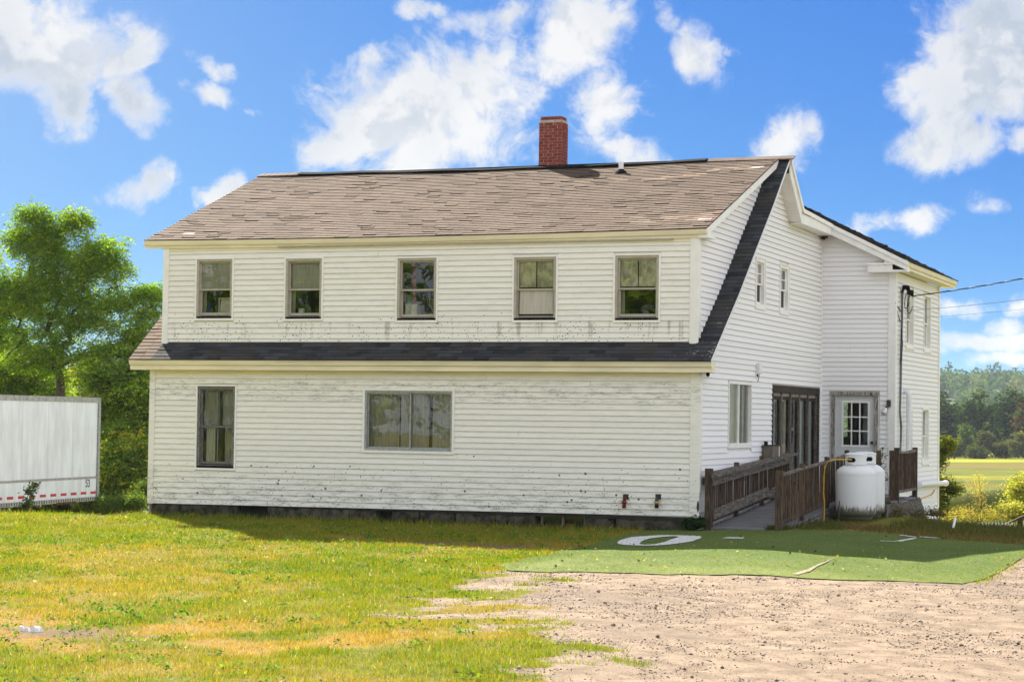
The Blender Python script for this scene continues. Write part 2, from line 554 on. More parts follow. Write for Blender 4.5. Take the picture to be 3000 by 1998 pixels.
def zg(x, y):
    """height of the ground: a lawn that climbs gently to the house, drops behind it to a valley field"""
    x = np.asarray(x, float)
    y = np.asarray(y, float)
    z = np.interp(x, [-60, -30, -12, -3, 0, 1.6, 3, 8, 20, 60], [-1.2, -.5, -.335, -.33, -.28, -.22, -.2, -.33, -.8, -2.5])
    yn = np.minimum(y, 0)
    z = z + .03 * np.maximum(yn, -12) + .016 * np.clip(yn + 12, -26, 0)
    wl = 1 - sst(-13.5, -11, x)
    z = z - wl * (.17 * np.clip(y + .6, 0, 12.6) + .0062 * np.clip(y - 12, 0, 250))
    wr = 1 - wl
    z = z - wr * sst(2.7, 3.7, x) * .095 * np.clip(y - 3.2, 0, 13)
    z = z + wr * (.015 * np.clip(y, 0, 5) - .06 * np.clip(y - 6, 0, 10) - .13 * np.clip(y - 16, 0, 35) - .002 * np.clip(y - 51, 0, 150))
    return z


def gz(x, y):
    return float(zg(x, y))


def vnoise(x, y, seed=0):
    xi = np.floor(x).astype(np.int64)
    yi = np.floor(y).astype(np.int64)
    fx = x - xi
    fy = y - yi
    fx = fx * fx * (3 - 2 * fx)
    fy = fy * fy * (3 - 2 * fy)

    def h(a, b):
        n = (a * 374761393 + b * 668265263 + seed * 1442695041) & 0x7fffffff
        n = ((n ^ (n >> 13)) * 1274126177) & 0x7fffffff
        n = n ^ (n >> 16)
        return (n & 0xffff) / 65535.
    return (h(xi, yi) * (1 - fx) + h(xi + 1, yi) * fx) * (1 - fy) + (h(xi, yi + 1) * (1 - fx) + h(xi + 1, yi + 1) * fx) * fy


def fbm(x, y, seed=0, oct=5):
    s = 0
    a = .5
    for i in range(oct):
        s = s + a * vnoise(x, y, seed + i)
        x = x * 2.03 + 7.1
        y = y * 2.03 + 3.7
        a *= .5
    return s / (1 - .5 ** oct)


TONGUES = [(2.05, -14.85, .75, .35, 1), (2.65, -15.6, .4, .25, .9), (2.45, -16.4, .6, .35, .9), (3.3, -17.4, .55, .5, 1), (3.86, -16.85, .36, .28, 1), (.75, -11.5, .5, .28, .8),
           (1.5, -13.4, .5, .3, .8), (3.7, -19.3, .7, .45, .9), (2.3, -18.6, .9, .6, .8), (.5, -10.3, .35, .2, .7), (4.5, -17.6, .3, .2, .6)]


def gravel_mask(x, y):
    """1 where the ground is bare gravel: a lobed edge with tongues and islands of grass"""
    x = np.asarray(x, float)
    y = np.asarray(y, float)
    edge = np.interp(-y, [8.0, 8.8, 10, 12, 14, 16, 18, 20, 26], [-.6, -.15, -.25, .0, .9, 1.6, 2.4, 3.0, 4.6])
    d = (x - edge) / 1.25 + (fbm(x * .9 + 5, y * 1.6, 3, 4) - .5) * 2.6 - .45 * np.exp(-((y + 17.5) / 2.2) ** 2 - ((x - 2.7) / 1.6) ** 2) * 2.2
    g = sst(-.9, 1.0, d)
    g = sst(.30, .74, g + (fbm(x * 3.2, y * 5.5, 12, 4) - .5) * .9 + (fbm(x * 1.1 + 9, y * 2.6, 15, 3) - .5) * .7 * sst(2.2, .2, d))
    for (cx, cy, rx, ry, wt) in TONGUES:
        g = g * (1 - wt * sst(1.25, .55, np.hypot((x - cx) / rx, (y - cy) / ry) + (fbm(x * 3.5, y * 5, 33, 4) - .5) * 1.3))
    g = g * sst(-7.4, -8.2, y - .12 * (x - 1.))
    rt = sst(6.1, 6.7, x + .25 * (fbm(x * 2, y * 2, 21, 3) - .5)) * sst(1.0, -1.5, y)
    return np.maximum(g, rt)


def dirt_mask(x, y):
    d1 = np.exp(-((y + 4.0) / .55) ** 2) * sst(-5.6, -4.2, x) * sst(-1.2, -2.2, x) * sst(.36, .56, fbm(x * 1.3, y * 3, 9, 4))
    d2 = np.exp(-((x + 2.6) / 1.1) ** 2 - ((y + 17.3) / .75) ** 2) * 1.25 * sst(.2, .5, fbm(x * 2, y * 3, 5, 4))
    d3 = np.exp(-((x + 12.9) / .8) ** 2 - ((y - 0.2) / 1.0) ** 2) * 1.3
    return np.clip(d1 + d2 + d3, 0, 1)


def dry_mask(x, y):
    n = fbm(x * .35, y * .5, 31, 5)
    b = .95 * np.exp(-((y + 17.0) / 1.9) ** 2) * sst(3.6, .2, x) + .10 * np.exp(-((y + 13) / .7) ** 2) + .10 * np.exp(-((y + 10.2) / .6) ** 2) + .16 * np.exp(-((y + 2.3) / 1.6) ** 2)
    return np.clip(sst(.48, .70, n) * .5 + b * sst(.30, .58, fbm(x * .8, y * 1.2, 77, 4)) * 1.4, 0, 1)


# ------------------------------------------------------------------ farmhouse
house = thing('farmhouse', 'large white clapboard farmhouse with long brown shingle roof and red brick chimney', 'house', (-6, 5, -.33))
EXPO = .112


def Ffront(u, z, o): return (u, -o, z)
def Fupper(u, z, o): return (u, .2 - o, z)
def Fgable(u, z, o): return (o, u, z)
def Fcheek(u, z, o): return (-.12 + o, u, z)
def Fwfront(u, z, o): return (u, 9.95 - o, z)
def Fwside(u, z, o): return (1.737 + o, u, z)


FRONT_SLOPE = [(-.318, 2.935), (.618, 3.611), (1.634, 4.334), (2.883, 5.316), (4.237, 6.361), (5.63, 7.52)]
BACK_SLOPE = [(5.63, 7.52), (6.79, 6.53), (9.95, 6.45)]


def slope_z(y):
    ys = [p[0] for p in FRONT_SLOPE] + [p[0] for p in BACK_SLOPE[1:]]
    zs = [p[1] for p in FRONT_SLOPE] + [p[1] for p in BACK_SLOPE[1:]]
    return float(np.interp(y, ys, zs))


def gable_top(y):
    """top of the gable wall: under the front slope, under the soffit behind the ridge"""
    if y <= 5.63:
        return slope_z(y) - .06
    return float(np.interp(y, [5.63, 6.72, 9.72, 10.], [7.44, 6.19, 6.23, 6.23]))


def sag(x):
    return .045 * math.sin(math.pi * min(1, max(0, (x + 12.3) / 12.4)))


def dormer_z(y, x=-99):
    return 5.50 + (y - .10) * (7.53 - 5.50) / 5.53 - (sag(x) if x > -50 else 0)


def wroof_z(x):
    return 6.434 - .502 * (x - .357)


def sheath(name, F, u0, u1, zb, top, holes, m, parent, extra=()):
    """board backing of a wall with real openings"""
    us = sorted(set([u0, u1] + list(extra) + [h[i] for h in holes for i in (0, 1)]))
    us = [u for u in us if u0 <= u <= u1]
    mb = MB()
    for a, b in zip(us[:-1], us[1:]):
        mid = (a + b) / 2
        hs = sorted([h for h in holes if h[0] <= mid <= h[1]], key=lambda h: h[2])
        z = zb
        for h in hs + [None]:
            if h is None:
                mb.poly([F(a, z, -.012), F(b, z, -.012), F(b, top(b), -.012), F(a, top(a), -.012)])
            else:
                if h[2] > z:
                    mb.poly([F(a, z, -.012), F(b, z, -.012), F(b, h[2], -.012), F(a, h[2], -.012)])
                z = h[3]
    return mb.build(name, m, parent)


def board_shape(mb, F, a0, b0, a1, b1, z0, z1, lap=.018):
    """one lapped clapboard: thick lower edge standing proud, thin upper edge"""
    j = random.uniform(-.0015, .0015)
    mb.hexa([F(a0, z0, .028 + j), F(b0, z0, .028 + j), F(b0, z0, -.004), F(a0, z0, -.004),
             F(a1, z1 + lap, .0045), F(b1, z1 + lap, .0045), F(b1, z1 + lap, -.004), F(a1, z1 + lap, -.004)])


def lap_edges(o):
    """tan colour on the butt edges paints in the shade line under each board"""
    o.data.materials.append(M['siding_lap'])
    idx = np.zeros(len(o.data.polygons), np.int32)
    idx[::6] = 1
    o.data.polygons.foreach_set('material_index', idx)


def siding(wall, F, zs, lim, holes, m, joined=False, zfun=None, single=None, splits={}):
    """courses between the heights zs; lim(z)->(u0,u1); each board is an object of its own unless joined"""
    big = MB()
    for ci, (z0, z1) in enumerate(zip(zs[:-1], zs[1:])):
        l0, r0 = lim(z0)
        l1, r1 = lim(z1)
        if r0 - l0 < .05:
            continue
        cuts = [h for h in holes if min(h[3], z1) - max(h[2], z0) > .4 * (z1 - z0)]
        segs = [(l0, r0, l1, r1)]
        for h in sorted(cuts):
            new = []
            for (a0, b0, a1, b1) in segs:
                if h[1] <= min(a0, a1) or h[0] >= max(b0, b1):
                    new.append((a0, b0, a1, b1))
                    continue
                if h[0] - a0 > .03:
                    new.append((a0, h[0], min(a1, h[0] - .01), h[0]))
                if b0 - h[1] > .03:
                    new.append((h[1], b0, h[1], max(b1, h[1] + .01)))
            segs = new
        for x in splits.get(ci, ()):
            segs = [q for (a0, b0, a1, b1) in segs for q in (((a0, x - .003, a1, x - .003), (x + .003, b0, x + .003, b1)) if a0 + .2 < x < b0 - .2 else ((a0, b0, a1, b1),))]
        for (a0, b0, a1, b1) in segs:
            if b1 < a1:
                a1 = b1 = (a1 + b1) / 2
            G = F if zfun is None else (lambda u, z, o: F(u, zfun(u, z), o))
            if joined or (single and not single(a0, b0, z0)):
                board_shape(big, G, a0, b0, a1, b1, z0, z1)
            else:
                mb = MB()
                board_shape(mb, G, a0, b0, a1, b1, z0, z1)
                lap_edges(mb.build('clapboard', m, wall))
    if big.f:
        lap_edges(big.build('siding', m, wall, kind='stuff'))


def wbox(mb, F, u0, u1, z0, z1, o0, o1):
    mb.hexa([F(u0, z0, o0), F(u1, z0, o0), F(u1, z0, o1), F(u0, z0, o1), F(u0, z1, o0), F(u1, z1, o0), F(u1, z1, o1), F(u0, z1, o1)])


def ring(mb, F, u0, u1, z0, z1, wd, o0, o1, wb=None, wt=None):
    wb = wd if wb is None else wb
    wt = wd if wt is None else wt
    wbox(mb, F, u0, u1, z0, z0 + wb, o0, o1)
    wbox(mb, F, u0, u1, z1 - wt, z1, o0, o1)
    wbox(mb, F, u0, u0 + wd, z0 + wb, z1 - wt, o0, o1)
    wbox(mb, F, u1 - wd, u1, z0 + wb, z1 - wt, o0, o1)


def pane(F, u0, u1, z0, z1, o, parent, m=None):
    mb = MB()
    mb.poly([F(u0, z0, o), F(u1, z0, o), F(u1, z1, o), F(u0, z1, o)])
    n = Vector(F(0, 0, 1)) - Vector(F(0, 0, 0))
    me = mb.build('pane', m or M['glass'], parent)
    return me


def cloth(F, u0, u1, z0, z1, o, parent, m, name='curtain', folds=6, amp=.02):
    mb = MB()
    k = max(4, folds * 4)
    for i in range(k):
        a, b = u0 + (u1 - u0) * i / k, u0 + (u1 - u0) * (i + 1) / k
        oa, ob = o + amp * math.sin(i * folds * 2 * math.pi / k), o + amp * math.sin((i + 1) * folds * 2 * math.pi / k)
        mb.poly([F(a, z0, oa), F(b, z0, ob), F(b, z1, ob), F(a, z1, oa)])
    return mb.build(name, m, parent)


def double_hung(F, u0, u1, z0, z1, frame, parent=house, sill=True, split=.52, wd=.05, trim=True, deep=0., label=None):
    """frame > upper and lower sash with its pane, sill; returns (window, upper rect, lower rect)"""
    mb = MB()
    ring(mb, F, u0, u1, z0, z1, wd, -.10, .030)
    win = mb.build('window', frame, parent)
    if label:
        win['label'] = label
    if trim:
        mb = MB()
        ring(mb, F, u0 - .035, u1 + .035, z0 - .045, z1 + .035, .035, -.005, .044, .045)
        mb.build('trim', M['white'], win)
    a, b = u0 + wd, u1 - wd
    zl = z0 + wd + (.02 if sill else 0)
    zm = zl + (z1 - wd - zl) * (1 - split)
    su, sl_ = .035, .04
    up = (a + su, b - su, zm + .02, z1 - wd - su)
    lo = (a + sl_, b - sl_, zl + sl_, zm - .02)
    mb = MB()
    ring(mb, F, a, b, zm - .02, z1 - wd, su, -.055 - deep, -.02 - deep)
    s1 = mb.build('sash', frame, win)
    mb = MB()
    ring(mb, F, a, b, zl, zm + .02, sl_, -.085 - deep, -.057 - deep, .055)
    s2 = mb.build('sash', frame, win)
    pane(F, up[0], up[1], up[2], up[3], -.04 - deep, win)
    pane(F, lo[0], lo[1], lo[2], lo[3], -.07 - deep, win)
    if sill:
        mb = MB()
        wbox(mb, F, u0 + .01, u1 - .01, z0 - .0, z0 + .045, -.08, .03)
        mb.build('sill', M['soot'], win)
    return win, up, lo


def panel(F, r, o, parent, m, name='shade'):
    mb = MB()
    wbox(mb, F, r[0] - .02, r[1] + .02, r[2] - .02, r[3] + .02, o - .004, o)
    return mb.build(name, m, parent)


# openings (u0,u1,z0,z1)
FW = [(-10.95, -10.05, .68, 2.39), (-7.05, -5.11, 1.12, 2.33)]
UW = [(-11.145, -10.285, 3.82, 5.07), (-9.02, -8.18, 3.80, 5.05), (-6.46, -5.59, 3.76, 5.02), (-3.905, -3.01, 3.75, 5.0), (-1.785, -.89, 3.74, 5.0)]
GW = [(3.95, 4.68, 4.21, 5.23), (5.96, 6.72, 4.20, 5.24), (1.96, 3.72, 1.27, 2.62), (5.45, 9.72, .16, 2.61)]
WFD = (.274, 1.363, .26, 2.52)
WS = [(11.24, 12.2, 3.66, 5.03), (13.55, 14.48, 3.66, 5.06), (11.5, 12.15, .15, 2.2), (13.4, 14.3, .85, 2.22)]


def grow(h, d=.036, db=.045):
    return (h[0] - d, h[1] + d, h[2] - db, h[3] + d)


# --- front wall of the ground floor
def zlow(u, z):
    """the lowest boards sink a little to the left, like the old sill"""
    k = max(0., 1 - (z + .02) / 2.6)
    return z + k * (-.075 + .09 * (u + 12.1) / 12.1)


fw = sheath('wall', Ffront, -12.10, -.02, -.06, lambda u: 2.9, FW, M['white'], house)
zs = [-.02 + i * EXPO for i in range(25)]
siding(fw, Ffront, zs, lambda z: (-12.0, -.15), [grow(h) for h in FW], M['siding'], zfun=zlow,
       splits={0: [-1.6, -7.4], 1: [-4.6], 2: [-3.1], 3: [-3.1, -9.3], 4: [-1.9], 5: [-1.9], 6: [-6.0], 8: [-3.0], 9: [-5.0], 10: [-5.0], 13: [-3.7], 22: [-2.2], 23: [-4.4, -8.4]})
# --- upper front wall
uw = sheath('wall', Fupper, -11.95, -.12, 3.2, lambda u: 5.5, UW, M['white'], house)
zs = [3.325] + [3.325 + .07 + i * EXPO for i in range(18)]
siding(uw, Fupper, zs, lambda z: (-11.83, -.25), [grow(h) for h in UW], M['siding'], splits={2: [-4.0], 3: [-8.0], 4: [-1.4], 15: [-3.4], 16: [-6.9]})
# --- gable wall
gw = sheath('wall', Fgable, 0., 9.95, -.3, gable_top, GW, M['white'], house, extra=[.618, 1.634, 2.883, 4.237, 5.63, 6.72, 9.72])


def glim(z):
    a = 0.02
    if z > 2.87:
        a = float(np.interp(z, [p[1] - .06 for p in FRONT_SLOPE], [p[0] for p in FRONT_SLOPE]))
    b = 9.93
    if z > 6.19:
        b = float(np.interp(z, [6.19, 7.44], [6.72, 5.63]))
    return a, max(a, b)


zs = [-.27 + i * EXPO for i in range(68)]
siding(gw, Fgable, zs, glim, [grow(h, .03, .03) for h in GW[:3]] + [(5.40, 9.77, -.3, 2.66)], M['siding_clean'])
# --- cheek of the dormer, wing walls: smaller boards, joined
ck = sheath('wall', Fcheek, .2, 5.4, 3.3, lambda u: max(dormer_z(u) - .06, slope_z(u)), [], M['white'], house)


def clim(z):
    a = .2 + .005
    if z > 5.42:
        a = .10 + (z + .06 - 5.5) * 5.53 / 2.03
    b = float(np.interp(z, [p[1] + .02 for p in FRONT_SLOPE], [p[0] for p in FRONT_SLOPE]))
    return a, b


zs = [3.30 + i * EXPO for i in range(34)]
siding(ck, Fcheek, zs, lambda z: (clim(z)[0], max(clim(z)[0], clim(z)[1])), [], M['siding_clean'], joined=True)
wf = sheath('wall', Fwfront, 0., 1.737, -.5, lambda u: 6.40 - .502 * u, [WFD], M['white'], house)
zs = [-.45 + i * EXPO for i in range(61)]
siding(wf, Fwfront, zs, lambda z: (.02, min(1.60, max(.02, (6.37 - z) / .502))), [grow(WFD, .05)], M['siding_clean'],
       single=lambda a, b, z: z > 2.55)
ws = sheath('wall', Fwside, 9.95, 15.7, -1.2, lambda u: 5.36, WS, M['white'], house)
zs = [-1.15 + i * EXPO for i in range(58)]
siding(ws, Fwside, zs, lambda z: (10.08, 15.58), [grow(h, .03, .03) for h in WS], M['siding_clean'], joined=True)
# --- the walls that face away
mb = MB()
mb.poly([(-12.1, 0, -.5), (-12.1, 9.95, -.5), (-12.1, 9.95, 3.4), (-12.1, 5.63, 7.5), (-12.1, 0, 2.9)])
mb.poly([(-11.95, .2, 3.2), (-11.95, 5.5, 7.3), (-11.95, 5.5, 7.45), (-11.95, .2, 5.5)])
mb.poly([(-12.1, 9.95, -.5), (-5.6, 9.95, -.5), (-5.6, 9.95, 3.4), (-12.1, 9.95, 3.4)])
mb.poly([(-5.6, 9.95, -.5), (-5.6, 15.7, -.8), (-5.6, 15.7, 5.9), (-5.6, 9.95, 5.9)])
# rear wall of the wing, with the window one sees through the door
for a, b, c, d in ((-5.6, -.95, -1, 5.4), (-.62, 1.737, -1.2, 5.3), (-.95, -.62, -1.2, 1.45), (-.95, -.62, 2.4, 5.4)):
    mb.poly([(a, 15.7, c), (b, 15.7, c), (b, 15.7, d), (a, 15.7, d)])
mb.poly([(-5.6, 15.7, 5.3), (1.737, 15.7, 5.3), (-2.2, 15.7, 7.6)])
mb.build('wall', M['white'], house)
# floors and inner walls so that the rooms are dark and closed
mb = MB()
mb.box((-12.0, .05, .3), (-.06, 9.9, .33))
mb.box((-11.9, .3, 3.05), (-.2, 9.9, 3.08))
mb.box((-5.5, 9.97, .22), (1.70, 15.65, .25))
mb.box((-12.0, 3.2, .33), (-.06, 3.25, 3.05))
mb.box((-11.9, 3.4, 3.08), (-.2, 3.45, 6.2))
mb.box((-5.5, 9.97, 2.9), (1.70, 15.65, 2.95))
mb.box((-2.3, 4.9, .33), (-2.25, 9.9, 3.05))
mb.build('floor', M['dark_in'], house)

# --- corner boards
for (F, a, b, c, d, o0, o1) in ((Ffront, -12.12, -11.985, -.10, 2.76, -.01, .040), (Ffront, -.165, .03, -.06, 2.76, -.01, .042),
                                (Fupper, -11.97, -11.83, 3.28, 5.36, -.01, .040), (Fupper, -.26, -.09, 3.27, 5.36, -.01, .042),
                                (Fgable, -.03, .07, .45, 2.74, -.01, .042),
                                (Fcheek, .17, .30, 3.40, 5.42, -.01, .042),
                                (Fwfront, 1.60, 1.77, -.5, 5.42, -.01, .043), (Fwside, 9.92, 10.07, -.8, 5.36, -.01, .043),
                                (Fwside, 15.58, 15.72, -1.0, 5.36, -.01, .043), (Fgable, 9.88, 9.945, -.3, 6.22, -.01, .036)):
    mb = MB()
    wbox(mb, F, a, b, c, d, o0, o1)
    mb.build('corner_board', M['white'] if F is not Ffront else M['siding'], house)
# hole torn in the foot of the right corner board, and the loose strip under it
mb = MB()
mb.prism([(.0, -.0415, .06), (.026, -.0415, .12), (.028, -.0415, .24), (.012, -.0415, .30), (-.012, -.0415, .26), (-.022, -.0415, .16)], (0, -.003, 0))
mb.build('torn_hole', M['soot'], house)
# grey drip board low on the gable wall
mb = MB()
wbox(mb, Fgable, .07, 3.4, .60, .72, .0, .036)
mb.build('drip_board', M['steel'], house)

# --- foundation
XP = [(441, -12.06), (700, -9.92), (1100, -6.78), (1568, -3.32), (2022, -.155)]


def fx(px):
    return float(np.interp(px, [p[0] for p in XP], [p[1] for p in XP]))


mb = MB()
mb.box((-12.0, .25, -.9), (-.1, .3, -.03))
mb.box((-.1, .02, -.9), (-.02, 9.9, -.25))
mb.box((-12.05, -.001, -.10), (-.12, .25, -.03))
fd = mb.build('foundation', M['dark_in'], house)
for a, b, dz in ((444, 690, 0), (783, 868, 0), (872, 1098, -.01), (1150, 1228, 0), (1232, 1334, .0), (1339, 1450, 0), (1454, 1568, -.01), (1718, 1800, 0), (1806, 2015, -.02)):
    x0, x1 = fx(a), fx(b)
    mb = MB()
    n = 5
    jit = lambda s=.02: random.uniform(-s, s)
    pts = []
    top = [(x0 + (x1 - x0) * i / n, -.045 + jit(.012) + dz) for i in range(n + 1)]
    bot = [(x0 + (x1 - x0) * i / n + jit(.02), -.75) for i in range(n + 1)]
    yy = [random.uniform(.0, .045) for _ in range(n + 1)]
    for i in range(n):
        ys = (yy[i], yy[i + 1])
        mb.hexa([(bot[i][0], ys[0] - .01, -.75), (bot[i + 1][0], ys[1] - .01, -.75), (bot[i + 1][0], .24, -.75), (bot[i][0], .24, -.75),
                 (top[i][0], ys[0], top[i][1]), (top[i + 1][0], ys[1], top[i + 1][1]), (top[i + 1][0], .24, top[i + 1][1]), (top[i][0], .24, top[i][1])])
    mb.build('stone', M['stone'], fd)
x0, x1 = fx(1580), fx(1712)
mb = MB()
ring(mb, Ffront, x0, x1, -.36, -.06, .025, -.16, -.12)
wbox(mb, Ffront, (x0 + x1) / 2 - .02, (x0 + x1) / 2 + .02, -.36, -.06, -.155, -.10)
bw = mb.build('basement_window', M['peel'], house)
pane(Ffront, x0 + .02, x1 - .02, -.36, -.07, -.14, bw)

# --- windows of the upper storey
infos = []
for i, h in enumerate(UW):
    win, up, lo = double_hung(Fupper, *h, M['tan'])
    infos.append((win, up, lo))
    if i == 0:
        panel(Fupper, up, -.05, win, M['shade'])
    elif i == 1:
        panel(Fupper, up, -.085, win, M['shade'])
    elif i == 2:
        cloth(Fupper, up[0] + .17, up[0] + .24, lo[2] + .25, up[3], -.16, win, M['red'], 'curtain', 2, .015)
    elif i == 3:
        panel(Fupper, lo, -.057, win, M['shade'])
    if i in (3, 4):
        mid = (up[0] + up[1]) / 2
        for a, b in ((up[0] + .005, mid - .012), (mid + .012, up[1] - .005)):
            panel(Fupper, (a + .02, b - .02, up[2] + .045, up[3] - .0), -.06, win, M['blind'], 'window_film')
    if i in (0, 1, 4):
        cloth(Fupper, lo[0] - .02, lo[0] + .06, lo[2], up[3], -.14, win, M['curtain'], 'curtain', 2, .012)

# --- ground floor windows of the front wall
win, up, lo = double_hung(Ffront, *FW[0], M['greywood'], split=.5, wd=.06, label='old grey weathered wooden window with two panes in each sash')
mb = MB()
mid = (up[0] + up[1]) / 2
wbox(mb, Ffront, mid - .012, mid + .012, up[2], up[3], -.052, -.025)
wbox(mb, Ffront, mid - .012, mid + .012, lo[2], lo[3], -.082, -.06)
mb.build('muntin', M['greywood'], win)
cloth(Ffront, up[0] - .02, up[0] + .34, up[2] - .05, up[3], -.14, win, M['curtain'], 'curtain', 4, .02)
cloth(Ffront, up[0] + .42, up[1] + .02, up[2] - .05, up[3], -.15, win, M['curtain'], 'curtain', 3, .02)
cloth(Ffront, lo[0] + .03, lo[0] + .24, lo[2] - .02, lo[3], -.15, win, M['lace'], 'curtain', 3, .02)
cloth(Ffront, lo[0] + .46, lo[1] + .02, lo[2] - .02, lo[3], -.17, win, M['curtain'], 'curtain', 3, .02)
h = FW[1]
mb = MB()
ring(mb, Ffront, h[0], h[1], h[2], h[3], .045, -.09, .02)
win = mb.build('window', M['steel'], house)
win['label'] = 'wide two-pane sliding window with closed curtains'
mb = MB()
ring(mb, Ffront, h[0] - .045, h[1] + .045, h[2] - .05, h[3] + .05, .045, -.005, .044, .05, .05)
mb.build('trim', M['white'], win)
md = (h[0] + h[1]) / 2 + .02
mb = MB()
ring(mb, Ffront, h[0] + .045, md + .02, h[2] + .045, h[3] - .045, .03, -.06, -.02)
mb.build('sash', M['steel'], win)
mb = MB()
ring(mb, Ffront, md - .02, h[1] - .045, h[2] + .045, h[3] - .045, .03, -.088, -.062)
mb.build('sash', M['steel'], win)
pane(Ffront, h[0] + .07, md - .01, h[2] + .07, h[3] - .07, -.04, win)
pane(Ffront, md + .02, h[1] - .07, h[2] + .07, h[3] - .07, -.075, win)
cloth(Ffront, h[0] + .02, md - .30, h[2], h[3], -.17, win, M['curtain'], 'curtain', 7, .022)
cloth(Ffront, md - .28, md + .35, h[2], h[3], -.19, win, M['curtain'], 'curtain', 6, .022)
cloth(Ffront, md + .43, h[1] - .02, h[2], h[3], -.18, win, M['curtain'], 'curtain', 4, .012)

# --- gable windows
for h in GW[:2]:
    win, up, lo = double_hung(Fgable, *h, M['white'], sill=False, wd=.07)
    mb = MB()
    zm = (up[2] + up[3]) / 2
    um = (up[0] + up[1]) / 2
    wbox(mb, Fgable, up[0], up[1], zm - .01, zm + .01, -.05, -.028)
    wbox(mb, Fgable, um - .01, um + .01, up[2], up[3], -.05, -.03)
    mb.build('muntin', M['white'], win)
    panel(Fgable, lo, -.058, win, M['dark_screen'], 'screen')
    cloth(Fgable, up[0] - .02, up[0] + .16, lo[2], up[3], -.16, win, M['curtain'], 'curtain', 2, .02)
h = GW[2]
mb = MB()
ring(mb, Fgable, h[0], h[1], h[2], h[3], .05, -.09, .03, .1, .06)
win = mb.build('window', M['white'], house)
md = (h[0] + h[1]) / 2 - .02
mb = MB()
wbox(mb, Fgable, md - .03, md + .03, h[2] + .1, h[3] - .06, -.06, -.0)
mb.build('mullion', M['white'], win)
pane(Fgable, h[0] + .05, md - .03, h[2] + .1, h[3] - .06, -.03, win)
pane(Fgable, md + .03, h[1] - .05, h[2] + .1, h[3] - .06, -.045, win)
cloth(Fgable, h[0] + .02, md, h[2] + .05, h[3] - .02, -.10, win, M['lace'], 'curtain', 5, .02)
cloth(Fgable, md + .02, h[1], h[2] + .05, h[3] - .02, -.14, win, M['curtain'], 'curtain', 6, .02)
# --- the wide glazed porch doors
h = GW[3]
mb = MB()
wbox(mb, Fgable, h[0] - .03, h[1] + .03, h[3] - .16, h[3], -.10, .035)
wbox(mb, Fgable, h[1] - .14, h[1] + .03, h[2], h[3] - .16, -.10, .03)
wbox(mb, Fgable, h[0] - .06, h[0] + .03, h[2], h[3] - .16, -.10, .03)
wbox(mb, Fgable, h[0], h[1], h[2], h[2] + .06, -.10, .03)
win = mb.build('glazed_door', M['darkwood'], house)
n = 5
bw_ = (h[1] - .14 - h[0] - .03) / n
for i in range(n):
    a = h[0] + .03 + i * bw_
    mb = MB()
    ring(mb, Fgable, a + .02, a + bw_ - .05, h[2] + .07, h[3] - .24, .07, -.08, -.03)
    s = mb.build('sash', M['darkwood'], win)
    pane(Fgable, a + .09, a + bw_ - .12, h[2] + .12, h[3] - .30, -.05, win)
    mb = MB()
    wbox(mb, Fgable, a + bw_ - .06, a + bw_ + .02, h[2] + .06, h[3] - .16, -.09, .01)
    mb.build('post', M['wood_grey'], win)
    mb = MB()
    wbox(mb, Fgable, a + .0, a + bw_ - .06, h[3] - .235, h[3] - .165, -.07, -.02)
    mb.build('header', M['peel'], win)
    cloth(Fgable, a + .05, a + bw_ - .08, h[2] + .06, h[3] - .2, -.105 if i in (0, 3) else -.22, win, M['pale_blue'] if i in (0, 3) else M['curtain'], 'curtain', 3, .015)
    if i in (1, 2):
        mb = MB()
        um = a + bw_ * .45
        wbox(mb, Fgable, um - .015, um + .015, h[2] + .6, h[3] - .6, -.13, -.11)
        for zz_ in (.95, 1.65):
            wbox(mb, Fgable, a + .08, a + bw_ - .1, zz_, zz_ + .03, -.131, -.109)
        mb.build('muntin', M['lace'], win)

# --- back door
h = WFD
mb = MB()
wbox(mb, Fwfront, h[0], h[0] + .075, h[2], h[3], -.12, .04)
wbox(mb, Fwfront, h[1] - .075, h[1], h[2], h[3], -.12, .04)
wbox(mb, Fwfront, h[0] - .02, h[1] + .02, h[3] - .06, h[3] + .02, -.12, .055)
dr = mb.build('door_frame', M['peel'], house)
a, b, z0, z1 = h[0] + .075, h[1] - .075, h[2], h[3] - .06
gu0, gu1, gz0, gz1 = .545, 1.13, 1.30, 2.28
mb = MB()
for q in ((a, gu0, z0, z1), (gu1, b, z0, z1), (gu0, gu1, z0, gz0), (gu0, gu1, gz1, z1)):
    wbox(mb, Fwfront, *q, -.075, -.03)
door = mb.build('door', M['door'], house)
mb = MB()
ring(mb, Fwfront, gu0 - .04, gu1 + .04, gz0 - .05, gz1 + .05, .045, -.035, -.018)
for i in (1, 2):
    u = gu0 + (gu1 - gu0) * i / 3
    wbox(mb, Fwfront, u - .014, u + .014, gz0, gz1, -.052, -.022)
    z = gz0 + (gz1 - gz0) * i / 3
    wbox(mb, Fwfront, gu0, gu1, z - .014, z + .014, -.053, -.021)
mb.build('muntin', M['white'], door)
for i in range(3):
    for j in range(3):
        u0, u1 = gu0 + (gu1 - gu0) * i / 3 + .012, gu0 + (gu1 - gu0) * (i + 1) / 3 - .012
        v0, v1 = gz0 + (gz1 - gz0) * j / 3 + .012, gz0 + (gz1 - gz0) * (j + 1) / 3 - .012
        pane(Fwfront, u0, u1, v0, v1, -.045, door)
for z in (1.36, .98):
    mb = MB()
    mb.lathe([(.0, .07), (.03, .065), (.035, .04), (.015, .03), (.015, .0), (.04, 0)], n=12)
    mb.v = [(1.225 + x, 9.98 - zz_, z + y) for (x, y, zz_) in mb.v]
    mb.build('knob', M['darkmetal'], door, True)

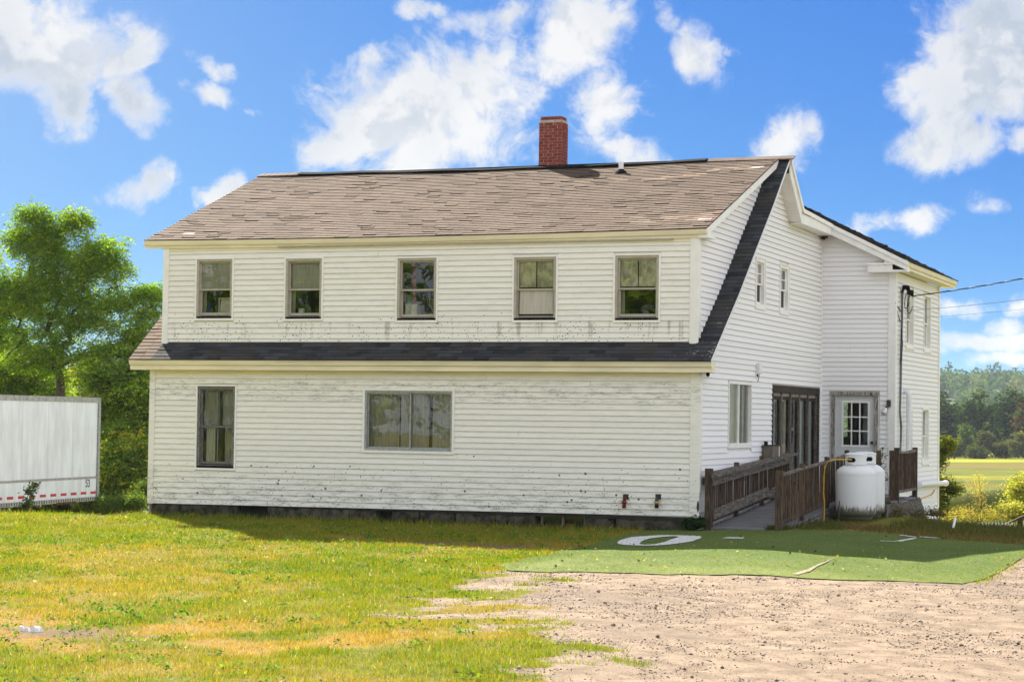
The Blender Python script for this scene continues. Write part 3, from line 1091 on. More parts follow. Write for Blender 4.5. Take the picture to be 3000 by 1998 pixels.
# --- wing side windows
for k in (0, 1, 3):
    win, up, lo = double_hung(Fwside, *WS[k], M['white'], sill=False, wd=.06, trim=False, deep=.02)
    mb = MB()
    wbox(mb, Fwside, WS[k][0] - .05, WS[k][1] + .05, WS[k][2] - .06, WS[k][2] + .0, -.02, .05)
    mb.build('sill', M['white'], win)
    cloth(Fwside, up[0], up[1], lo[2], up[3], -.15, win, M['lace'], 'curtain', 3, .02)
h = WS[2]
mb = MB()
ring(mb, Fwside, h[0], h[1], h[2], h[3], .06, -.08, .02)
win = mb.build('screen_door', M['white'], house)
panel(Fwside, (h[0] + .08, h[1] - .08, h[2] + .08, h[3] - .08), -.03, win, M['screen'], 'screen')

# ------------------------------------------------------------------ roofs
def tabs_mesh(name, rows, m, parent, z_of, x0f, x1f, tabw, rowdir, tintf, thick=(.012, .02), gap=.006, kind='stuff', curl=0., missing=None):
    """rows of shingle tabs on a slope as one mesh. rows: list of (s0,s1) along the slope; z_of(x,s)->point, normal"""
    V, F, T = [], [], []
    for ri, (s0, s1) in enumerate(rows):
        x = x0f(s0)
        xe = x1f(s0)
        first = True
        while x < xe - .02:
            wd = tabw * random.uniform(.93, 1.07)
            if first:
                wd *= random.choice((.5, 1.)) if ri % 2 else 1.
                wd = max(wd, tabw * .35)
            first = False
            xb = min(x + wd, xe)
            if xe - xb < .05:
                xb = xe
            t = tintf(x, s0, ri)
            if t is not None:
                th = random.uniform(*thick) + (random.random() ** 6) * curl
                lap = (s1 - s0) * .25
                e = [random.uniform(-.003, .003) for _ in range(2)]
                P = []
                for (xx, ss, o) in ((x + gap, s0 + e[0] * .5, th), (xb - gap, s0 + e[1] * .5, th), (xb - gap, s1 + lap, .002), (x + gap, s1 + lap, .002),
                                    (x + gap, s0 + e[0] * .5, th), (xb - gap, s0 + e[1] * .5, th), (xb - gap, s0 + e[1] * .5, -.004), (x + gap, s0 + e[0] * .5, -.004)):
                    P.append(z_of(xx, ss, o))
                b = len(V)
                V += P
                F += [(b, b + 1, b + 2, b + 3), (b + 7, b + 6, b + 5, b + 4)]
                T += [t] * 4 + [(t[0] * .28, t[1] * .26, t[2] * .26)] * 4      # cut asphalt edge, darkened to paint in the shadow line of the course
            x = xb
    F2 = [f if len(set(f)) == 4 else tuple(dict.fromkeys(f)) for f in F]
    me = bpy.data.meshes.new(name)
    me.from_pydata(V, [], F2)
    a = me.attributes.new('tint', 'FLOAT_COLOR', 'POINT')
    c = np.ones((len(V), 4), np.float32)
    c[:, :3] = np.array(T)
    a.data.foreach_set('color', c.ravel())
    me.update()
    return link(name, me, m, parent, kind)


# dormer roof: the long brown front slope
DY0, DZ0, DY1, DZ1 = .10 - .03, 5.50 - .012, 5.63, 7.53
dl = math.hypot(DY1 - DY0, DZ1 - DZ0)
dd = ((DY1 - DY0) / dl, (DZ1 - DZ0) / dl)


def P_dormer(x, s, o):
    y, z = DY0 + dd[0] * s, DZ0 + dd[1] * s
    u = s / dl
    return (x - .26 * u * sst(-6, -12.4, x), y - dd[1] * o, z + dd[0] * o - sag(x) * (.8 + .5 * u) + .010 * math.sin(x * 1.7 + s * .9) * math.sin(s * 1.3))


NR = 40
rows = [(dl * i / NR, dl * (i + 1) / NR) for i in range(NR)]


def brown_tint(x, s, ri):
    base = np.array((.128, .089, .066)) * random.uniform(.93, 1.07)
    if random.random() < .04:
        base = base * random.uniform(.75, .88)
    r = random.random()
    if r < .012:
        base = np.array((.16, .125, .10)) * random.uniform(.85, 1.1)
    n = float(fbm(np.array([x * 1.3]), np.array([s * 2.0]), 55, 3)[0])
    base = base * (.80 + .42 * n)
    # worn and torn patches near the right end
    for (cx, cs, rx, rs) in ((-2.7, 4.35, .75, .13), (-1.9, 4.55, .5, .12), (-.9, 4.95, .55, .13), (-.95, .75, .8, .2), (-.25, .95, .3, .3)):
        if abs(x - cx) < rx and abs(s - cs) < rs and random.random() < .75:
            base = np.array(random.choice(((.26, .185, .135), (.22, .16, .115), (.22, .125, .09), (.25, .195, .15))))
    if (abs(x + .42) < .18 and abs(s - 5.0) < .16) or (abs(x + .15) < .14 and abs(s - .62) < .1) or (abs(x + 11.75) < .14 and abs(s - .42) < .1):
        base = np.array((.50, .46, .44))
    return tuple(np.clip(base, 0, 1))


roof = MB()
n = 12
xs = [-12.36 + (12.44) * i / n for i in range(n + 1)]
for a, b in zip(xs[:-1], xs[1:]):
    roof.poly([P_dormer(a, 0.03, -.004), P_dormer(b, 0.03, -.004), P_dormer(b, dl, -.004), P_dormer(a, dl, -.004)])
    roof.poly([P_dormer(a, 0.03, -.03), P_dormer(a, dl, -.03), P_dormer(b, dl, -.03), P_dormer(b, 0.03, -.03)])
roof.poly([P_dormer(xs[-1], .03, -.03), P_dormer(xs[-1], dl, -.03), P_dormer(xs[-1], dl, -.004), P_dormer(xs[-1], .03, -.004)])
rf = roof.build('roof', M['soot'], house)
rf['label'] = 'long sagging front roof of worn brown asphalt shingles'
tabs_mesh('shingle', rows, M['shingle'], rf, P_dormer, lambda s: -12.40, lambda s: .09, .285, None, brown_tint, (.0155, .017), .002, curl=.012)

# steep main slope below and beside the dormer: dark shingles, each an object of its own
SL = [Vector((0, y, z)) for y, z in FRONT_SLOPE]
cum = [0.]
for a, b in zip(SL[:-1], SL[1:]):
    cum.append(cum[-1] + (b - a).length)


def P_main(x, s, o):
    s2 = min(max(s, 0), cum[-1])
    for i in range(len(SL) - 1):
        if s2 <= cum[i + 1] + 1e-9:
            break
    d = (SL[i + 1] - SL[i]).normalized()
    p = SL[i] + d * (s - cum[i])
    return (x, p.y - d.z * o, p.z + d.y * o)


mr = MB()
for i in range(len(SL) - 1):
    a, b = cum[i], cum[i + 1]
    for x0, x1 in ((-12.45, .31),):
        mr.poly([P_main(x0, a, -.004), P_main(x1, a, -.004), P_main(x1, b, -.004), P_main(x0, b, -.004)])
        mr.poly([P_main(x0, a, -.045), P_main(x0, b, -.045), P_main(x1, b, -.045), P_main(x1, a, -.045)])
mroof = mr.build('roof', M['soot'], house)
mroof['label'] = 'steep main roof edge of dark grey shingles'
de = MB()
for i in range(len(SL) - 1):
    de.prism([P_main(.312, cum[i], -.035), P_main(.312, cum[i], .012), P_main(.312, cum[i + 1], .012), P_main(.312, cum[i + 1], -.035)], (.012, 0, 0))
de.build('drip_edge', M['pvc'], house)
unit = MB()
unit.hexa([(0, 0, -.004), (1, 0, -.004), (1, 1.25, -.004), (0, 1.25, -.004), (0, 0, .011), (1, 0, .011), (1, 1.25, .003), (0, 1.25, .003)])
tab_me = bpy.data.meshes.new('dark_shingle')
tab_me.from_pydata(unit.v, [], unit.f)
tab_me.materials.append(M['dark_shingle'])


def dark_tab(x, s, wd, ex):
    p = Vector(P_main(x, s, 0))
    q = Vector(P_main(x, s + ex, 0))
    d = (q - p)
    o = link('shingle', tab_me, None, mroof)
    o.location = p
    o.rotation_euler = (math.atan2(d.z, d.y) + random.uniform(-.006, .012), 0, random.uniform(-.004, .004))
    o.scale = (wd - .008, ex, 1.0 + random.random() * .5)


count = 0
ex = .118
off = 0
for r in range(5):
    s = .0 + r * ex
    x = -11.93 + (r % 2) * -.17
    while x < -.16 - .02:
        a, b = max(x, -11.93), min(x + .335, -.13)
        if b - a > .06:
            dark_tab(a, s, b - a, ex)
            count += 1
        x += .335
s = 0.
r = 0
ex2 = .137
while s < cum[-1] - .08:
    e = min(ex2, cum[-1] - s)
    if r % 2:
        dark_tab(-.13, s, .12, e)
        dark_tab(-.01, s, .325, e)
    else:
        dark_tab(-.13, s, .29, e)
        dark_tab(.16, s, .155, e)
    count += 2
    s += ex2
    r += 1
# brown shingles at the left end of the steep slope
rows2 = [(i * .13, i * .13 + .13) for i in range(int(cum[-1] / .13))]
tabs_mesh('worn_shingle', rows2, M['shingle'], mroof, P_main, lambda s: -12.48 - .03 * s, lambda s: -11.93, .3, None,
          lambda x, s, ri: tuple(np.array((.16, .115, .085)) * random.uniform(.8, 1.15)), (.010, .014), .004, curl=.015)

# back slope of the main house, and the wing's roof
br = MB()
k = (6.53 - 7.52) / (6.79 - 5.63)
br.poly([(-12.6, 5.60, 7.54), (.33, 5.60, 7.54), (.33, 6.79, 6.54), (-12.6, 6.79, 6.54)][::-1])
br.poly([(-12.6, 6.79, 6.54), (.33, 6.79, 6.54), (-4.5, 10.3, 6.54 + k * 3.5), (-12.6, 10.3, 6.54 + k * 3.5)][::-1])
br.poly([(-12.6, 5.60, 7.50), (.33, 5.60, 7.50), (.33, 6.79, 6.50), (-12.6, 6.79, 6.50)])
br.build('roof', M['soot'], house)['label'] = 'steep back slope of the main roof'


def P_wing(y, s, o):
    """s runs up the slope from the right eave towards the ridge at the left"""
    c = math.cos(math.atan(.502))
    sn = math.sin(math.atan(.502))
    x = 2.13 - c * s
    return (x + sn * o, y, wroof_z(2.13) + sn * s + c * o)


wl_ = (2.13 + 2.2) / math.cos(math.atan(.502))
wr_ = MB()
S1 = (2.13 - .34) / math.cos(math.atan(.502))
for (ya, yb, sa, sb) in ((9.62, 16.36, 0, S1), (6.70, 16.36, S1, wl_)):
    wr_.poly([P_wing(ya, sa, -.004), P_wing(yb, sa, -.004), P_wing(yb, sb, -.004), P_wing(ya, sb, -.004)])
    wr_.poly([P_wing(ya, sa, -.03), P_wing(ya, sb, -.03), P_wing(yb, sb, -.03), P_wing(yb, sa, -.03)])
wr_.poly([(-2.2, 9.0, 7.70), (-2.2, 16.36, 7.70), (-6.4, 16.36, 5.6), (-6.4, 9.0, 5.6)])
wroof = wr_.build('roof', M['soot'], house)
wroof['label'] = 'lower brown shingle roof of the back wing'
rows3 = [(i * .19, i * .19 + .19) for i in range(int(wl_ / .19))]
tabs_mesh('shingle', rows3, M['shingle'], wroof, P_wing, lambda s: 9.60 if s < S1 - .05 else 6.75, lambda s: 16.38, .32, None,
          lambda x, s, ri: tuple(np.array((.13, .10, .085)) * random.uniform(.7, 1.15)), (.014, .022), .004, curl=.03)

# ridge: black roll along most of it, brown cap at the ends
rc = MB()
pts = [(x, 5.60, 7.555 - sag(x) * 1.25 + .008 * math.sin(x * 3)) for x in np.linspace(-11.6, -1.55, 26)]
for p, q in zip(pts[:-1], pts[1:]):
    (x0, y0, z0), (x1, y1, z1) = p, q
    t = .035 if x0 < -5.8 or x0 > -2.6 else .018
    rc.hexa([(x0, y0 - .16, z0 - .05), (x1, y1 - .16, z1 - .05), (x1, y1 + .10, z1 - .07), (x0, y0 + .10, z0 - .07),
             (x0, y0 - .16, z0 - .03), (x1, y1 - .16, z1 - .03), (x1, y1 + .03, z1 + t), (x0, y0 + .03, z0 + t)])
rc.build('ridge_cap', M['black'], house)['label'] = 'torn black ridge roll'
V = MB()
for x in np.arange(-12.66, -11.65, .16):
    V.hexa([(x, 5.42, 7.47), (x + .15, 5.42, 7.47), (x + .15, 5.66, 7.56), (x, 5.66, 7.56), (x, 5.42, 7.495), (x + .15, 5.42, 7.50), (x + .15, 5.66, 7.585), (x, 5.66, 7.58)])
for x in np.arange(-1.5, .30, .16):
    V.hexa([(x, 5.44, 7.455), (x + .165, 5.44, 7.455), (x + .165, 5.66, 7.55), (x, 5.66, 7.55), (x, 5.44, 7.485), (x + .165, 5.44, 7.475), (x + .165, 5.66, 7.57), (x, 5.66, 7.575)])
cap = V.build('ridge_shingle', M['shingle'], house, kind='stuff')
a = cap.data.attributes.new('tint', 'FLOAT_COLOR', 'POINT')
c = np.ones((len(V.v), 4), np.float32)
c[:, :3] = np.repeat(np.array([np.array((.13, .095, .08)) * random.uniform(.7, 1.1) for _ in range(len(V.v) // 8)]), 8, axis=0)
a.data.foreach_set('color', c.ravel())

# ------------------------------------------------------------------ eaves, fascias, soffits
def eave(x0, x1, ye, ze, yw, drop, m, parent, nseg=3, hh=.0):
    """boxed eave along the front: crown board leaning out, flat band under it, soffit back to the wall"""
    prof = [(ye + .005, ze - .008), (ye + .035, ze - .10), (ye + .075, ze - .115), (ye + .075, ze - drop), (yw + .0, ze - drop), (yw + .0, ze - .008)]
    xs = [x0] + sorted(x0 + (x1 - x0) * (i + random.uniform(-.2, .2)) / nseg for i in range(1, nseg)) + [x1]
    for i, (a, b) in enumerate(zip(xs[:-1], xs[1:])):
        mb = MB()
        k = 6
        j = random.uniform(-.004, .004)
        xx = [a + (b - a) * t / k for t in range(k + 1)]
        for p, q in zip(xx[:-1], xx[1:]):
            sp, sq = (sag(p) * .8 * hh, sag(q) * .8 * hh)
            A = [(p, y + j, z - sp) for y, z in prof]
            B = [(q, y + j, z - sq) for y, z in prof]
            base = len(mb.v)
            n = len(prof)
            mb.v += A + B
            mb.f += [(base + t, base + n + t, base + n + (t + 1) % n, base + (t + 1) % n) for t in range(n)]
        n = len(prof)
        mb.f.append(tuple(range(n)))
        e = len(mb.v) - n
        mb.f.append(tuple(range(e + n - 1, e - 1, -1)))
        mb.build('fascia', m, parent)


eave(-12.41, .075, .06, 5.485, .2, .165, M['trim'], house, 3, 1.)
eave(-12.49, .31, -.30, 2.93, -.001, .205, M['trim'], house, 4)
# frieze boards under the soffits
for (F, a, b, z0, z1, o) in ((Ffront, -12.0, -.15, 2.655, 2.73, .03), (Fupper, -11.84, -.25, 5.25, 5.325, .03)):
    mb = MB()
    wbox(mb, F, a, b, z0, z1, -.002, o)
    mb.build('frieze_board', M['trim'], house)
mb = MB()
wbox(mb, Fupper, -9.2, -.6, 5.285, 5.317, .0, .075)
mb.build('vent_strip', M['tan'], house)
# dormer rake board on the right
mb = MB()
pr = []
for s_, o_ in ((.02, -.008), (dl - .15, -.008), (dl - .25, -.14), (.10, -.15), (.02, -.10)):
    pr.append(P_dormer(.062, s_, o_))
mb.prism(pr, (.028, 0, 0))
mb.build('rake_board', M['white'], house)
mb = MB()
pr = [P_dormer(-.115, s_, o_) for s_, o_ in ((.04, -.135), (dl - .5, -.13), (dl - .5, -.15), (.06, -.155))]
mb.prism(pr, (.177, 0, 0))
mb.build('soffit', M['white'], house)
mb = MB()
mb.box((-.1, .13, 5.315), (.10, .62, 5.40))
mb.build('cornice_return', M['white'], house)
mb = MB()
mb.box((.0, -.22, 2.725), (.27, .42, 2.83))
mb.build('cornice_return', M['white'], house)


# back rake of the gable: wide white boards stepping down to the wing
def strip(name, pts_top, dz0, dz1, x0, x1, m):
    mb = MB()
    for (p, q) in zip(pts_top[:-1], pts_top[1:]):
        mb.hexa([(x0, p[0], p[1] + dz0), (x1, p[0], p[1] + dz0), (x1, q[0], q[1] + dz0), (x0, q[0], q[1] + dz0),
                 (x0, p[0], p[1] + dz1), (x1, p[0], p[1] + dz1), (x1, q[0], q[1] + dz1), (x0, q[0], q[1] + dz1)])
    return mb.build(name, m, house)


mb = MB()
mb.prism([(.285, 5.63, 7.52), (.285, 6.80, 6.525), (.285, 6.70, 6.20), (.285, 5.63, 7.14)], (.03, 0, 0))
mb.prism([(.285, 6.80, 6.525), (.285, 9.64, 6.445), (.285, 9.64, 6.20), (.285, 6.70, 6.20)], (.0295, 0, 0))
mb.build('fascia', M['white'], house)
mb = MB()
mb.prism([(.315, 5.60, 7.535), (.315, 6.80, 6.53), (.315, 6.75, 6.44), (.315, 5.63, 7.40)], (.035, 0, 0))
mb.prism([(.315, 6.80, 6.53), (.315, 9.66, 6.45), (.315, 9.66, 6.36), (.315, 6.75, 6.44)], (.0345, 0, 0))
mb.build('crown_moulding', M['white'], house)
mb = MB()
N = 14
for i in range(N):
    t0, t1 = i / N, (i + .94) / N
    y0, y1 = 5.68 + 1.03 * t0, 5.68 + 1.03 * t1
    z0, z1 = 7.14 - .93 * t0, 7.14 - .93 * t1
    mb.hexa([(-.0, y0, z0 + .03), (.285, y0, z0 - .0), (.285, y1, z1 - .0), (-.0, y1, z1 + .03), (-.0, y0, z0 + .06), (.285, y0, z0 + .05), (.285, y1, z1 + .05), (-.0, y1, z1 + .06)])
mb.box((-.005, 6.70, 6.195), (.285, 9.64, 6.215))
mb.build('soffit', M['white'], house)
# front rake of the wing
mb = MB()
mb.prism([(.30, 9.62, wroof_z(.30) - .005), (2.13, 9.62, wroof_z(2.13) - .005), (2.06, 9.62, wroof_z(2.06) - .22), (.30, 9.62, wroof_z(.30) - .26)], (0, .03, 0))
mb.build('rake_board', M['white'], house)
mb = MB()
mb.prism([(.32, 9.585, wroof_z(.32) + .0), (2.14, 9.585, wroof_z(2.14) + .0), (2.11, 9.585, wroof_z(2.11) - .09), (.32, 9.585, wroof_z(.32) - .10)], (0, .035, 0))
mb.build('crown_moulding', M['white'], house)
mb = MB()
mb.prism([(.30, 9.65, wroof_z(.30) - .26), (2.0, 9.65, wroof_z(2.0) - .22), (2.0, 9.65, wroof_z(2.0) - .2), (.30, 9.65, wroof_z(.30) - .24)], (0, .30, 0))
mb.build('soffit', M['white'], house)
mb = MB()
mb.box((1.16, 9.66, 5.32), (2.085, 9.93, 5.49))
mb.box((1.13, 9.63, 5.49), (2.10, 9.93, 5.53))
mb.box((1.55, 9.66, 5.53), (2.05, 9.93, 5.60))
mb.build('cornice_return', M['white'], house)
# wing eave on the right
mb = MB()
prof = [(2.12, wroof_z(2.12) - .01), (2.10, wroof_z(2.12) - .10), (2.06, wroof_z(2.12) - .13), (2.06, 5.37), (1.74, 5.37), (1.74, 5.5)]
mb.prism([(x, 9.66, z) for x, z in prof], (0, 6.68, 0))
mb.build('fascia', M['trim'], house)
# wasp nest under the inner corner and a short bracket under the cornice
mb = MB()
mb.lathe([(.0, .06), (.04, .04), (.055, .0), (.03, -.04), (.0, -.05)], (.08, 9.82, 6.15), 9)
mb.lathe([(.0, .05), (.03, .03), (.04, .0), (.0, -.03)], (.15, 9.80, 6.16), 8)
nest = mb.build('wasp_nest', M['rust'])
tag(nest, 'dark brown wasp nest tucked under the soffit in the inner corner', 'wasp nest')

# ------------------------------------------------------------------ chimney: every brick of its own
ch = MB()
CX0, CX1, CY0, CY1 = -5.555, -5.0, 5.70, 6.12
ch.box((CX0 + .012, CY0 + .012, 7.0), (CX1 - .012, CY1 - .012, 8.585))
chim = ch.build('chimney', M['mortar'], house)
bm_ = MB()
bm_.box((0, 0, 0), (1, 1, 1))
brick_me = bpy.data.meshes.new('brick')
brick_me.from_pydata(bm_.v, [], bm_.f)
brick_me.materials.append(M['brick'])


def brick(a, b):
    o = link('brick', brick_me, None, chim)
    j = [random.uniform(-.003, .003) for _ in range(3)]
    o.location = (a[0] + j[0], a[1] + j[1], a[2] + j[2] * .5)
    o.scale = (b[0] - a[0], b[1] - a[1], b[2] - a[2])
    o.rotation_euler = (0, 0, random.uniform(-.012, .012))


BH = .0705
ncr = 19
z = 8.668 - ncr * BH
for c_ in range(ncr):
    ins = .028 if c_ == ncr - 1 else (.014 if c_ == ncr - 2 else 0.)
    x0, x1, y0, y1 = CX0 + ins, CX1 - ins, CY0 + ins, CY1 - ins
    zb_, zt_ = z + .004, z + BH - .004
    g = .013
    L = .2215
    # front and back faces
    starts = [0, .222, .444] if c_ % 2 else [0, .112, .334]
    ends = [.222, .444, 9] if c_ % 2 else [.112, .334, 9]
    for s_, e_ in zip(starts, ends):
        a_, b_ = x0 + s_, min(x0 + e_, x1)
        if b_ - a_ < .04:
            continue
        brick((a_ + g * (s_ > 0), y0, zb_), (b_ - g * .6, y0 + .10, zt_))
        brick((a_ + g * (s_ > 0), y1 - .10, zb_), (b_ - g * .6, y1, zt_))
    # side faces between them
    ys = [y0 + .108, y0 + .21, y1 - .108] if c_ % 2 else [y0 + .108, y1 - .108]
    for a_, b_ in zip(ys[:-1], ys[1:]):
        brick((x1 - .10, a_, zb_), (x1, b_ - g * .6, zt_))
        brick((x0, a_, zb_), (x0 + .10, b_ - g * .6, zt_))
    z += BH
mb = MB()
mb.box((CX0 - .12, CY0 - .08, 7.40), (CX1 + .1, CY0 + .02, 7.52))
mb.build('flashing', M['straw_brown'], chim)

# vent pipe
mb = MB()
mb.lathe([(.055, -.1), (.055, .22), (.045, .22), (.045, .05)], (-3.3, 4.9, 7.235), 14)
vp = mb.build('vent_pipe', M['pvc'], house, True)
mb = MB()
mb.lathe([(.16, -.05), (.13, .02), (.07, .06), (.06, .08)], (-3.3, 4.9, 7.22), 14)
mb.build('boot', M['black'], vp, True)

# ------------------------------------------------------------------ fixtures on the house
t = thing('wall_lamp', 'outdoor flood lamp with one white bulb beside the back door', 'lamp', (1.63, 9.93, 2.25))
mb = MB()
mb.box((1.585, 9.86, 2.20), (1.675, 9.918, 2.36))
mb.build('base', M['darkmetal'], t)
mb = MB()
mb.tube([(1.62, 9.88, 2.24), (1.60, 9.80, 2.19), (1.585, 9.77, 2.15)], .03, 8)
mb.build('socket', M['darkmetal'], t, True)
mb = MB()
mb.tube([(1.588, 9.775, 2.16), (1.575, 9.745, 2.11), (1.555, 9.70, 2.05), (1.548, 9.685, 2.03)], [.03, .045, .08, .055], 12)
mb.build('bulb', M['pvc'], t, True)

t = thing('security_camera', 'small black camera hanging under the right end of the lower eave', 'camera', (.19, -.09, 2.72))
mb = MB()
mb.lathe([(.0, .0), (.035, 0), (.035, -.05), (.028, -.07), (.0, -.08)], (.19, -.09, 2.725), 12)
mb.build('body', M['black'], t, True)
mb = MB()
mb.lathe([(.0, -.075), (.018, -.085), (.0, -.095)], (.19, -.10, 2.72), 10)
mb.build('lens', M['stake_cap'], t, True)

t = thing('junction_box', 'slim white utility box on the gable wall above the sliding window', 'utility box', (.03, 4.1, 2.8))
mb = MB()
mb.box((.018, 4.02, 2.80), (.10, 4.22, 3.03))
mb.build('case', M['pvc'], t)
mb = MB()
mb.box((.10, 4.05, 2.84), (.108, 4.19, 3.0))
mb.build('cover', M['white'], t)
mb = MB()
mb.tube([(.05, 4.06, 2.80), (.05, 4.06, 2.75)], .018, 8)
mb.tube([(.06, 4.16, 2.80), (.04, 4.17, 2.70), (.03, 4.16, 2.64)], .006, 6)
mb.build('cable', M['black'], t)

t = thing('service_conduit', 'dark electric conduit with weatherhead running down the wing corner', 'conduit', (1.8, 10.5, 1.2))
mb = MB()
mb.tube([(1.80, 10.53, 4.93), (1.80, 10.52, 4.2), (1.795, 10.48, 3.4), (1.795, 10.44, 2.6), (1.80, 10.36, 2.1), (1.81, 10.46, 1.75), (1.81, 10.45, 1.5), (1.83, 10.28, 1.05)], [.027, .027, .027, .026, .026, .028, .027, .024], 8)
mb.build('pipe', M['conduit'], t, True)
mb = MB()
mb.tube([(1.80, 10.50, 4.90), (1.84, 10.56, 5.02), (1.90, 10.66, 5.02), (1.92, 10.72, 4.94)], [.04, .06, .06, .04], 9)
mb.build('weatherhead', M['black'], t, True)
for k_, (yc, zc, rr) in enumerate(((10.62, 4.72, .20), (11.0, 4.66, .24))):
    mb = MB()
    mb.tube([(1.90 + .03 * math.sin(a_), yc + rr * 1.35 * math.cos(a_), zc + rr * math.sin(a_)) for a_ in np.linspace(.5 + k_ * .2, 2 * math.pi - .2, 18)], .010, 6)
    mb.build('drip_loop', M['black'], t)
mb = MB()
mb.tube([(1.91, 10.75, 4.9), (1.93, 11.0, 4.93), (1.92, 11.1, 4.86)], [.05, .06, .03], 8)
mb.build('insulator', M['black'], t, True)
mb = MB()
mb.tube([(1.80, 10.45, 4.05), (1.84, 10.30, 3.9), (1.83, 10.24, 3.5), (1.82, 10.2, 3.2)], .008, 5)
mb.tube([(1.80, 10.45, 4.0), (1.85, 10.38, 3.7), (1.82, 10.42, 3.3), (1.82, 10.22, 3.25)], .008, 5)
mb.tube([(1.78, 10.46, 4.45), (1.76, 9.90, 4.62), (1.79, 10.3, 4.22), (1.80, 10.44, 4.2)], .012, 5)
mb.build('wire', M['black'], t)


def wire(p, q, sagm, n=40):
    p, q = Vector(p), Vector(q)
    return [p.lerp(q, i / n) - Vector((0, 0, sagm * 4 * (i / n) * (1 - i / n))) for i in range(n + 1)]


p0_, p1_ = Vector((1.93, 11.05, 4.84)), Vector(far(3900, 560, 46))
cen = wire(p0_, p1_, .30, 150)
t = thing('power_line', 'thick twisted power cable running from the wing to the right', 'cable', tuple(p0_))
for k_ in range(3):
    mb = MB()
    mb.tube([c_ + Vector((0, 0, .010 * math.cos(i * .95 + k_ * 2.094))) + Vector((.3, -.95, 0)) * .010 * math.sin(i * .95 + k_ * 2.094) for i, c_ in enumerate(cen)], .0075, 5)
    mb.build('strand', (M['black'], M['black'], M['steel'])[k_], t)
p1b = Vector(far(3900, 700, 46))
mb = MB()
mb.tube(wire((1.80, 10.5, 4.46), p1b, .25, 60), .005, 5)
tag(mb.build('phone_line', M['conduit']), 'thin grey phone line just below the twisted power cable', 'cable')
mb = MB()
mb.tube(wire((1.80, 10.5, 4.27), Vector(far(3900, 760, 46)), .2, 60), .003, 5)
tag(mb.build('phone_line', M['conduit']), 'lowest and thinnest wire leaving the conduit to the right', 'cable')

mb = MB()
mb.tube([(1.76, 11.02, 2.58), (1.86, 11.02, 2.56), (1.88, 11.03, 2.48), (1.88, 11.05, 1.8), (1.875, 11.03, 1.1), (1.875, 11.02, .25)], [.06, .065, .068, .066, .066, .066], 10)
t = mb.build('drain_pipe', M['pvc'], None, True)
tag(t, 'upright white plastic pipe on the wing wall beside the screen door', 'pipe')
mb = MB()
mb.tube([(1.86, 12.6, .33), (1.86, 14.2, .32), (1.86, 16.0, .29), (1.86, 16.25, .285)], .068, 12)
mb.tube([(1.86, 16.14, .287), (1.86, 16.28, .284)], .08, 12)
t = mb.build('drain_pipe', M['pvc'], None, True)
tag(t, 'white plastic pipe lying level across the foot of the wing wall', 'pipe')
mb = MB()
mb.tube([(2.38, 8.75, .12), (2.45, 9.15, .06), (2.47, 9.45, -.15), (2.44, 9.6, -.6)], .085, 10)
t = mb.build('drain_pipe', M['conduit'], None, True)
tag(t, 'fat grey pipe bending down past the end of the deck', 'pipe')
mb = MB()
mb.tube([(1.77, 13.0, -.02), (1.77, 13.9, .0), (1.78, 14.7, .03), (1.78, 15.1, .14)], .014, 6)
tag(mb.build('copper_tube', M['yellow']), 'thin bent copper tube low on the wing wall', 'pipe')


def spigot(x, z, kind, label):
    t = thing('hose_spigot', label, 'spigot', (x, -.03, z), 'spigots on the front wall')
    mb = MB()
    mb.box((x - .055, -.032, z + .10), (x + .055, -.018, z + .20))
    mb.build('plate', M['darkmetal'], t)
    mb = MB()
    mb.tube([(x, -.02, z + .13), (x, -.10, z + .12), (x, -.12, z + .06), (x, -.125, z - .02)], [.028, .03, .04, .035], 8)
    mb.build('body', M['darkmetal'] if kind else M['rust'], t, True)
    mb = MB()
    mb.lathe([(.0, .02), (.05, .015), (.058, .0), (.05, -.015), (.0, -.02)], (x, -.12, z + .045), 10)
    mb.build('handle', M['yellow'] if kind else M['redpaint'], t, True)
    mb = MB()
    mb.tube([(x, -.125, z - .01), (x + .004, -.128, z - .07)], [.042, .036], 8)
    mb.build('hose_end', M['black'] if kind else M['rust'], t, True)
    return t


spigot(fx(1837), .18, 0, 'red capped spigot on the lower front siding, left of the pair')
spigot(fx(1931), .20, 1, 'black spigot with a yellow ring on the lower front siding')

# things seen through the upper windows
(w0, up0, lo0), (w1, up1, lo1), (w2, up2, lo2) = infos[:3]
mb = MB()
a, z = lo0[0] + .37, lo0[2]
t = thing('canvas_board', 'cream framed board leaning inside the leftmost upper window', 'picture', (a, .36, z))
mb.prism([(a, .34, z), (a + .33, .34, z), (a + .31, .39, z + .32), (a + .01, .39, z + .32)], (0, .012, 0))
mb.build('board', M['paper'], t)
mb = MB()
for q in (((a - .01, z), (a + .01, z + .33)), ((a + .315, z), (a + .335, z + .33)), ((a, z + .31), (a + .33, z + .33)), ((a, z - .005), (a + .33, z + .015))):
    mb.box((q[0][0], .325, q[0][1]), (q[1][0], .338, q[1][1]))
mb.build('frame', M['lace'], t)
mb = MB()
mb.lathe([(.0, .0), (.07, 0), (.075, .08), (.04, .14), (.022, .17), (.022, .22), (.0, .22)], (lo0[0] + .12, .36, lo0[2]), 14)
tag(mb.build('bottle', M['blue'], None, True), 'blue bottle standing inside the leftmost upper window', 'bottle')
mb = MB()
mb.lathe([(.0, .0), (.06, .0), (.075, .04), (.07, .09), (.06, .10), (.07, .115), (.0, .12)], (lo1[0] + .2, .36, lo1[2]), 14)
tag(mb.build('jar', M['pvc'], None, True), 'small white jar on the sill inside the second upper window', 'jar')
mb = MB()
mb.box((lo2[0] + .02, .34, lo2[2]), (lo2[0] + .28, .50, lo2[2] + .20))
mb.box((lo2[0] + .01, .33, lo2[2] + .20), (lo2[0] + .29, .51, lo2[2] + .225))
